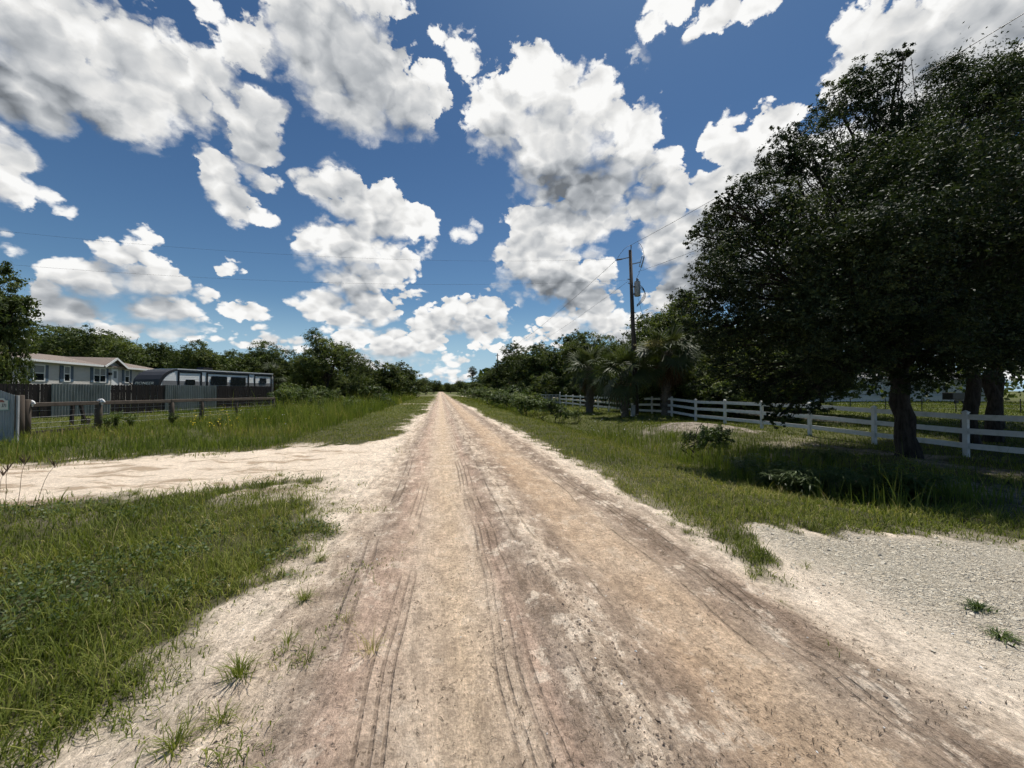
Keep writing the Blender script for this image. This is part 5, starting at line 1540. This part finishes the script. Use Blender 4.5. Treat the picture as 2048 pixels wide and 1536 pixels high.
palm("palm_tree", "largest cabbage palm, pale crosshatched trunk and yellowish flower spray, right of the utility pole", gbase(1331, 25.6), 4.3, .27, 2.55, 40, (.12, 0), math.radians(205), 26, "cabbage palms along the white rail fence", 3)
palm("palm_tree", "cabbage palm with a short dark trunk just left of the utility pole", gbase(1250, 26.0), 3.0, .24, 2.35, 34, (-.1, 0), False, 10, "cabbage palms along the white rail fence", 5)
palm("palm_tree", "leftmost cabbage palm with a stout pale trunk in front of the far white rails", gbase(1179, 31.5), 3.7, .30, 2.4, 34, (0, 0), False, 12, "cabbage palms along the white rail fence", 8)
palm("palm_tree", "cabbage palm with a brown skirt of dead fronds half hidden behind the largest palm", gbase(1372, 29.5), 3.9, .22, 2.2, 28, (0, 0), False, 30, "cabbage palms along the white rail fence", 11)
palm("palm_tree", "dark cabbage palm among the trees behind the camper's right end", gbase(545, 54), 3.6, .25, 2.6, 30, (0, 0), False, 10, None, 14)

# ---------------------------------------------------------------- shrubs
SH = {}
def shrub_proto(key, h, rad, n, nleaf, size, mat, seed, aspect=.5, **kw):
    root = thing("shrub", None, None)
    tree_parts(root, random_lobes(h, rad, .12 * h, n, (.28, .45), seed), h * .25, .03, M[mat], nleaf, size, aspect, stems=3, twigs=3, **kw)
    SH[key] = [root, False, top_of(root)]
shrub_proto('dense', 2.0, 1.5, 14, 6500, .11, 'shrub', 31, shell=.4)
shrub_proto('loose', 1.8, 1.2, 10, 3000, .12, 'shrub', 32, .35, shell=.3, clump=.25)
shrub_proto('dark', 1.6, 1.3, 12, 5000, .10, 'weed', 33, shell=.35)
shrub_proto('leafy', 1.0, .75, 9, 2600, .085, 'weed', 34, .42, shell=.3, clump=.24)
def shrub(key, px, depth, top_py, wid, label, group=None):
    root, used, H0 = SH[key]
    o = copy_tree(root) if used else root
    SH[key][1] = True
    p = gbase(px, depth)
    s = ((780 - top_py) * depth / FPX + EYE - p.z) / H0
    o.location = p; o.scale = (s * wid, s * wid, s); o.rotation_euler = (0, 0, rng.uniform(0, 6.28)); o.name = "shrub"
    return tag(o, label, "shrub", group)
GS = "shrubs along the right ditch"
for a in [('loose', 1152, 24, 815, .9, "low shrub in the grass left of the leftmost palm's trunk"),
          ('dark', 1112, 25, 800, .9, "dark round shrub in front of the white gate"),
          ('dense', 1058, 29, 790, 1.1, "bright leafy shrub left of the dark round one"),
          ('loose', 1050, 33, 776, .9, "taller pale shrub poking above the row, left of the white gate"),
          ('dense', 1012, 38, 779, 1.2, "wide shrub at the foot of the bare far pole"),
          ('loose', 990, 44, 776, 1.0, "loose shrub left of the bare far pole"),
          ('dense', 962, 58, 774, 1.2, "far shrub at the left end of the right-hand row"),
          ('dense', 1085, 32, 797, 1.0, "leafy shrub between the pale tall one and the white gate"),
          ('dark', 1028, 46, 772, 1.3, "dark shrub behind the row, right of the bare far pole"),
          ('dense', 945, 82, 774, 1.4, "distant low shrub below the lone pine")]:
    shrub(*a, GS)
shrub('leafy', 1428, 11.8, 850, 1.0, "leafy green weed bush standing in front of the sandy mound by the oak's shade")
shrub('leafy', 1382, 13.2, 862, .8, "small weed bush at the left edge of the sandy mound")
GL2 = "shrubs along the left ditch"
for a in [('loose', 562, 33, 766, .9, "shrub at the right end of the tall board fence"),
          ('dense', 600, 38, 768, 1.2, "reddish-edged shrub right of the board fence end"),
          ('dense', 655, 42, 772, 1.2, "shrub below the tall feathery tree's trunks"),
          ('dark', 742, 48, 772, 1.2, "dark shrub right of the small white gate"),
          ('dense', 790, 62, 776, 1.2, "shrub beside the left verge near the dark pointed tree"),
          ('dark', 815, 80, 774, 1.3, "dark shrub below the dark pointed tree"),
          ('loose', 700, 33, 792, 1.0, "pale loose shrub in the tall grass below the small white gate"),
          ('dark', 770, 40, 788, 1.1, "dark low shrub in the ditch nearest the mown verge"),
          ('loose', 635, 30, 790, .9, "loose weedy shrub in the tall grass right of the rail fence end"),
          ('dark', 845, 130, 772, 1.5, "far dark shrub on the left before the horizon gap")]:
    shrub(*a, GL2)
# understorey that closes the foot of the woods
for (px, dep, top, key, lab) in [(1400, 27, 700, 'bushy', "bushy tree close behind the white rails, right of the palm with brown skirt"), (1462, 25, 705, 'bushy', "bushy tree close behind the white rails under the oak's left boughs"), (1530, 26, 690, 'round', "low-branched tree behind the rails left of the low-hanging oak bough"), (1600, 30, 680, 'round', "low-branched tree behind the rails right of the low-hanging oak bough"), (1345, 31, 700, 'bushy', "bushy tree behind the rails just right of the largest palm's trunk")]:
    plant_tree("tree", key, px, dep, top, lab, "shaded trees behind the white rail fence", 1.15, sink=.5)
GU = "undergrowth at the foot of the right wood"
for i, (px, dep, top, lab) in enumerate([(1000, 90, 764, "undergrowth bush behind the bare far pole"), (1040, 74, 755, "undergrowth bush at the start of the high wood"), (1070, 66, 756, "undergrowth bush above the white gate's left post"), (1100, 60, 752, "undergrowth bush right above the white gate"), (1130, 54, 750, "undergrowth bush left of the leftmost palm"), (1165, 50, 748, "undergrowth bush behind the leftmost palm"), (1205, 46, 746, "undergrowth bush between the two left palms"), (1240, 44, 744, "undergrowth bush behind the second palm"), (1285, 42, 742, "undergrowth bush behind the utility pole's foot"), (1330, 40, 742, "undergrowth bush behind the largest palm's trunk"), (1385, 38, 744, "undergrowth bush behind the rails right of the largest palm"), (1440, 36, 742, "undergrowth bush in shade above the white rails, left of the oak's low bough"), (1500, 36, 748, "undergrowth bush in the deep shade under the left edge of the oak"), (960, 105, 765, "undergrowth bush below the lone pine")]):
    root, used = PROTO['bushy']
    plant_tree("bush", 'bushy', px, dep, top, lab, GU, 1.25, cat="bush")

# ---------------------------------------------------------------- weeds in the shaded ditch
def arch_weed(root, n, h, mat, lw=.014, ll=.22, seed=0, spread=.8):
    g_ = np.random.default_rng(seed)
    Vs, Fs, base = [], [], 0
    lc, ln_ = [], []
    paths = []
    for i in range(n):
        a = g_.uniform(0, 6.28); L = h * g_.uniform(.7, 1.2); sp = spread * g_.uniform(.3, 1.0)
        pts = []
        for s in np.linspace(0, 1, 7):
            r_ = sp * h * s ** 1.6; z = L * (s - .33 * s ** 3)
            pts.append((math.cos(a) * r_, math.sin(a) * r_, z))
        paths.append((np.array(pts), np.linspace(.006, .002, 7)))
    V, F = tube_mesh(paths, 4)
    mesh_np("stems", V, [F], mat, {"tint": np.full(len(V), .35)}, parent=root)
    Q, T = [], []
    for pts, _ in paths:
        for k in range(26):
            s = g_.uniform(.2, 1); i = min(int(s * 6), 5); p = pts[i] + (pts[i + 1] - pts[i]) * (s * 6 - i)
            a = g_.uniform(0, 6.28); d = np.array([math.cos(a), math.sin(a), g_.uniform(-.3, .5)]); d /= np.linalg.norm(d)
            sd = np.cross(d, [0, 0, 1.0]); sd /= np.linalg.norm(sd)
            l_ = ll * g_.uniform(.6, 1.2)
            Q.append([p, p + d * l_ * .5 + sd * lw, p + d * l_ + np.array([0, 0, -.25 * l_]), p + d * l_ * .5 - sd * lw]); T += [np.clip(g_.normal(.45, .2), 0, 1)] * 4
    Q = np.array(Q).reshape(-1, 3)
    mesh_np("leaves", Q, [np.arange(len(Q)).reshape(-1, 4)], mat, {"tint": np.array(T)}, parent=root)
wroot = thing("ditch_weed", None, None)
arch_weed(wroot, 20, .75, M['weed'], seed=4)
first = True
for (px, py, s, lab) in [(1535, 985, 1.0, "arching leafy weed in the shaded ditch, left end of its row"), (1590, 1000, .9, "arching weed in the shaded ditch nearest the lit grass"), (1640, 985, 1.1, "tall arching weed in the middle of the shaded ditch"), (1700, 1005, 1.0, "arching weed in the shaded ditch below the fourth fence post"), (1755, 1000, 1.15, "large arching weed in the shaded ditch left of the oak trunk"), (1820, 1010, 1.0, "arching weed in the shaded ditch directly below the oak trunk"), (1490, 950, .8, "short arching weed beside the sandy mound's shaded end"), (1660, 945, .9, "arching weed behind the row, towards the white fence")]:
    o = wroot if first else copy_tree(wroot); first = False
    p = at(px, py, -.35); p.z = hz(p.x, p.y)
    o.location = p; o.scale = (s, s, s); o.rotation_euler = (0, 0, rng.uniform(0, 6.28))
    tag(o, lab, "weed", "arching weeds in the shaded right ditch")

# dark branching weeds by the timber rail
droot = thing("tall_weed", None, None)
arch_weed(droot, 12, 1.0, M['weed'], .02, .13, 9, .45)
for i, (px, dep, s, lab) in enumerate([(232, 15.4, 1.0, "dark branching weed in front of the rail fence's second post"), (265, 15.8, .9, "dark branching weed right of the rail fence's second post"), (215, 15.0, .8, "small dark weed below the rail fence's second post"), (345, 17.5, .8, "dark weed at the third rail fence post"), (650, 24, 1.0, "dark upright weed standing in the bright tall grass right of the rail fence"), (440, 16.5, .7, "leafy weed in the yellow-flowered grass before the rail fence")]):
    o = droot if i == 0 else copy_tree(droot)
    o.location = gbase(px, dep); o.scale = (s,) * 3; o.rotation_euler = (0, 0, rng.uniform(0, 6.28))
    tag(o, lab, "weed", "dark weeds near the timber rail fence")

# ---------------------------------------------------------------- seed-head stalks by the left drive
def stalk(label, base, h, lean, seed):
    g_ = np.random.default_rng(seed)
    t = thing("grass_stalk", label, "grass stalk", base, 0, "seed-head stalks at the left edge of the drive")
    top = np.array([lean, 0, h])
    pts = [np.array([lean * s * s, .02 * math.sin(5 * s), h * s]) for s in np.linspace(0, 1, 7)]
    V, F = tube_mesh([(pts, np.linspace(.0035, .002, 7))], 5)
    mesh_np("stem", V, [F], M['dry'], {"tint": np.full(len(V), .4)}, parent=t)
    paths = []
    for k in range(7):
        a = g_.uniform(0, 6.28); L = h * g_.uniform(.16, .24)
        d = np.array([math.cos(a) * .45, math.sin(a) * .45, .9])
        paths.append(([pts[-1] + np.array([0, 0, -.03 * k * h * .3]) + d * L * s for s in (0, .4, .8, 1)], [.002, .005, .004, .001]))
    V, F = tube_mesh(paths, 5)
    mesh_np("seed_head", V, [F], M['dry'], {"tint": np.full(len(V), .1)}, parent=t)
for i, (px, py, h, lean, lab) in enumerate([(8, 1012, .52, .05, "seed-head stalk at the very left edge in front of the pale drive"), (34, 1015, .62, .10, "seed-head stalk second from the left edge in front of the pale drive"), (72, 1020, .60, .22, "tallest leaning seed-head stalk, rightmost of the three by the left edge"), (-6, 1010, .45, .08, "seed-head stalk cut by the left edge of the photo")]):
    p = at(px, py); p.z = hz(p.x, p.y); stalk(lab, p, h, lean, 60 + i)

# ---------------------------------------------------------------- single tufts standing on bare sand
def tuft(label, px, py, n, L, dry=0.0, spread=1.75, w=.005, mat='grass'):
    p = at(px, py); g = hz(p.x, p.y)
    X = np.abs(rng.normal(0, .035, n)); a = rng.uniform(0, 6.28, n)
    o = blades("grass_tuft", X * np.cos(a), X * np.sin(a), L * rng.uniform(.5, 1.15, n), np.full(n, w) * rng.uniform(.7, 1.3, n), np.abs(rng.normal(spread, .5, n)), np.clip(rng.normal(.4 + .5 * dry, .12, n), 0, 1), M[mat], 3, az=a + rng.normal(0, .5, n), Z=np.zeros(n))
    o.location = (p.x, p.y, g)
    tag(o, label, "grass tuft", "tufts on the bare sand")
for (px, py, n, L, dry, lab) in [
    (745, 1305, 34, .16, 1.0, "dry grey tuft on the sand in the left foreground of the road"),
    (690, 1255, 12, .12, .8, "small dry sprig above the dry grey tuft on the road"),
    (1505, 1158, 40, .13, .1, "dark green tuft on the road's right edge below the grass tongue"),
    (1612, 1138, 16, .09, .3, "tiny tuft on the white gravel right of the grass tongue"),
    (1957, 1220, 60, .12, .5, "dark flattened tuft on the white gravel near the right edge"),
    (2003, 1275, 55, .12, .7, "brown flattened tuft on the white gravel, lower of the two near the right edge"),
    (1345, 1055, 34, .11, .0, "green tuft on the white sand strip left of the grass tongue"),
    (1372, 1070, 34, .11, .0, "green tuft close to the right of another on the white sand strip"),
    (270, 992, 80, .17, .1, "spreading green tuft on the near edge of the pale left drive"),
    (480, 1355, 110, .17, .1, "large ragged green tuft on the pale sand at the lower left"),
    (350, 1490, 100, .15, .2, "ragged tuft at the bottom edge beside the left lawn"),
    (610, 1200, 90, .13, .15, "green tuft on the sand right of the left lawn's edge"),
    (640, 1120, 90, .13, .15, "upper green tuft on the sand right of the left lawn's edge"),
    (575, 1285, 40, .12, .1, "small green tuft between the larger ragged ones on the left sand"),
    (610, 1330, 30, .11, .1, "sparse tuft right of the large ragged green tuft"),
    (505, 1130, 60, .14, .1, "tuft at the notch of the left lawn's edge"),
    (560, 950, 70, .12, .2, "low tuft on the sand between the drive and the road"),
    (1480, 1100, 90, .14, .0, "thick green tuft at the tip of the grass tongue"),
    (440, 1440, 60, .13, .2, "ragged tuft below the large one at the lower left")]:
    if px > 1900: tuft(lab, px, py, n * 2, L * .8, 0 if dry < .6 else .5, 2.3, .008, 'weed')
    else: tuft(lab, px, py, n, L, dry)
# flowers in the left weeds and twigs and shells on the sand
def specks(name, n, boxes, size, mat, zr, label):
    P_ = []
    for (x0, x1, d0, d1) in boxes:
        for _ in range(n // len(boxes)):
            p = atd(rng.uniform(x0, x1), rng.uniform(d0, d1)); P_.append((p.x, p.y, hz(p.x, p.y) + rng.uniform(*zr)))
    P_ = np.array(P_)
    V = leaves(P_, np.tile([0, 0, 1.0], (len(P_), 1)), np.full(len(P_), size), .9, .5)
    V2 = leaves(P_, np.tile([.7, 0, .7], (len(P_), 1)), np.full(len(P_), size), .9, .5)
    V = np.concatenate([V, V2])
    o = mesh_np(name, V.reshape(-1, 3), [np.arange(len(V) * 4).reshape(-1, 4)], mat, {"tint": rng.uniform(0, 1, len(V) * 4)})
    tag(o, label, None, None, "stuff")
specks("wildflowers", 140, [(380, 460, 13, 20), (560, 740, 20, 40), (440, 600, 15, 26)], .05, M['yellow'], (.35, .75), "scattered small yellow flowers in the tall grass on the left")
specks("wildflowers", 90, [(560, 760, 22, 42), (470, 640, 15, 30), (1180, 1300, 13, 22)], .05, M['whitefl'], (.3, .8), "scattered small white flowers in the tall grass")
n = 7500
x_ = rng.uniform(-1.6, 5.5, n); y_ = 1.5 + 7 * rng.uniform(0, 1, n) ** 1.8
S_ = sand(x_, y_); x_, y_ = keep((S_ > .6), x_, y_)
n = len(x_); z_ = height(x_, y_)
dd = rng.uniform(0, 6.28, n); ll = rng.gamma(2, .008, n) + .004
b = MB()
for i in range(n):
    d = np.array([math.cos(dd[i]), math.sin(dd[i]), 0]); s_ = np.array([-d[1], d[0], 0]) * (.0006 + .0007 * (i % 3))
    a = np.array([x_[i], y_[i], z_[i] + .004]); m_ = a + d * ll[i] * .5 + s_ * 2 * rng.normal() + np.array([0, 0, .006]); e = a + d * ll[i]
    b.add([a - s_, a + s_, m_ + s_, m_ - s_, e], [(0, 1, 2, 3), (3, 2, 4)])
o = b.build("plant_litter", M['litter'] if 'litter' in M else paint("plant_litter", (.085, .062, .040), .9, .5, 20)); tag(o, "bits of dead grass and twigs strewn on the sandy road", None, None, "stuff")
n = 130
x_ = rng.uniform(-1.5, 5.0, n); y_ = 1.5 + 5 * rng.uniform(0, 1, n) ** 1.6
b = MB()
for i in range(n):
    r_ = rng.uniform(.003, .009); c = np.array([x_[i], y_[i], hz(x_[i], y_[i]) + r_ * .3])
    q = rng.normal(0, .25, (6, 3)) + np.array([[1, 0, 0], [0, 1, 0], [-1, 0, 0], [0, -1, 0], [0, 0, .8], [0, 0, -.6]])
    b.add(c + q * r_, [(0, 1, 4), (1, 2, 4), (2, 3, 4), (3, 0, 4), (1, 0, 5), (2, 1, 5), (3, 2, 5), (0, 3, 5)])
o = b.build("shell_bits", M['whitepaint']); tag(o, "white shell fragments scattered on the road", None, None, "stuff")

n = 2600
zx = rng.choice([.92, .92, .85, 2.42, -.85, 1.1], n); x_ = zx + rng.normal(0, .16, n); y_ = 1.5 + 9 * rng.uniform(0, 1, n) ** 1.7
k_ = fbm(x_ * 2.2, y_ * 1.1, 301, 3); x_, y_ = keep(k_ > .5, x_, y_); n = len(x_); z_ = height(x_, y_)
b = MB()
for i in range(n):
    r_ = min(.002 + rng.gamma(1.6, .0022), .012); c = np.array([x_[i], y_[i], z_[i] + r_ * .3])
    q = np.array([[1, 0, 0], [.3, .95, .1], [-.8, .6, 0], [-.8, -.6, 0], [.3, -.95, -.1], [.1, 0, .8]]) + rng.normal(0, .22, (6, 3))
    b.add(c + q * r_, [(0, 1, 5), (1, 2, 5), (2, 3, 5), (3, 4, 5), (4, 0, 5)])
o = b.build("soil_crumbs", paint("soil_crumb", (.27, .21, .16), .95, .6, 30, dcol=(.15, .115, .085))); tag(o, "loose brown crumbs of soil along the rough bands of the road", None, None, "stuff")

n = 5200
x_ = rng.uniform(3.0, 9.5, n); y_ = rng.uniform(.8, 4.4, n)
inside = sandfield(x_, y_)[2] + rng.normal(0, .12, n) > .05
x_, y_ = keep(inside, x_, y_); n = len(x_); z_ = height(x_, y_)
b = MB()
for i in range(n):
    r_ = min(.0035 + rng.gamma(1.5, .0028), .02); c = np.array([x_[i], y_[i], z_[i] + r_ * .25])
    q = np.array([[1, 0, 0], [.3, .95, .1], [-.8, .6, 0], [-.8, -.6, 0], [.3, -.95, -.1], [.1, 0, .7]]) + rng.normal(0, .24, (6, 3))
    b.add(c + q * r_, [(0, 1, 5), (1, 2, 5), (2, 3, 5), (3, 4, 5), (4, 0, 5)])
o = b.build("gravel", paint("shell_stone", (.66, .60, .49), .9, .9, 25, dcol=(.30, .25, .19))); tag(o, "loose shell stones strewn over the white gravel driveway", None, None, "stuff")
# ---------------------------------------------------------------- render settings
scene.render.engine = 'CYCLES'
scene.view_settings.view_transform = 'Standard'
scene.view_settings.look = 'None'
scene.view_settings.exposure = 0.0
scene.view_settings.gamma = 1.0
scene.view_settings.use_curve_mapping = False
scene.cycles.use_denoising = True
scene.cycles.use_adaptive_sampling = True
scene.cycles.adaptive_threshold = .03
scene.cycles.adaptive_min_samples = 16
scene.cycles.max_bounces = 6
scene.cycles.diffuse_bounces = 3
scene.cycles.transparent_max_bounces = 8
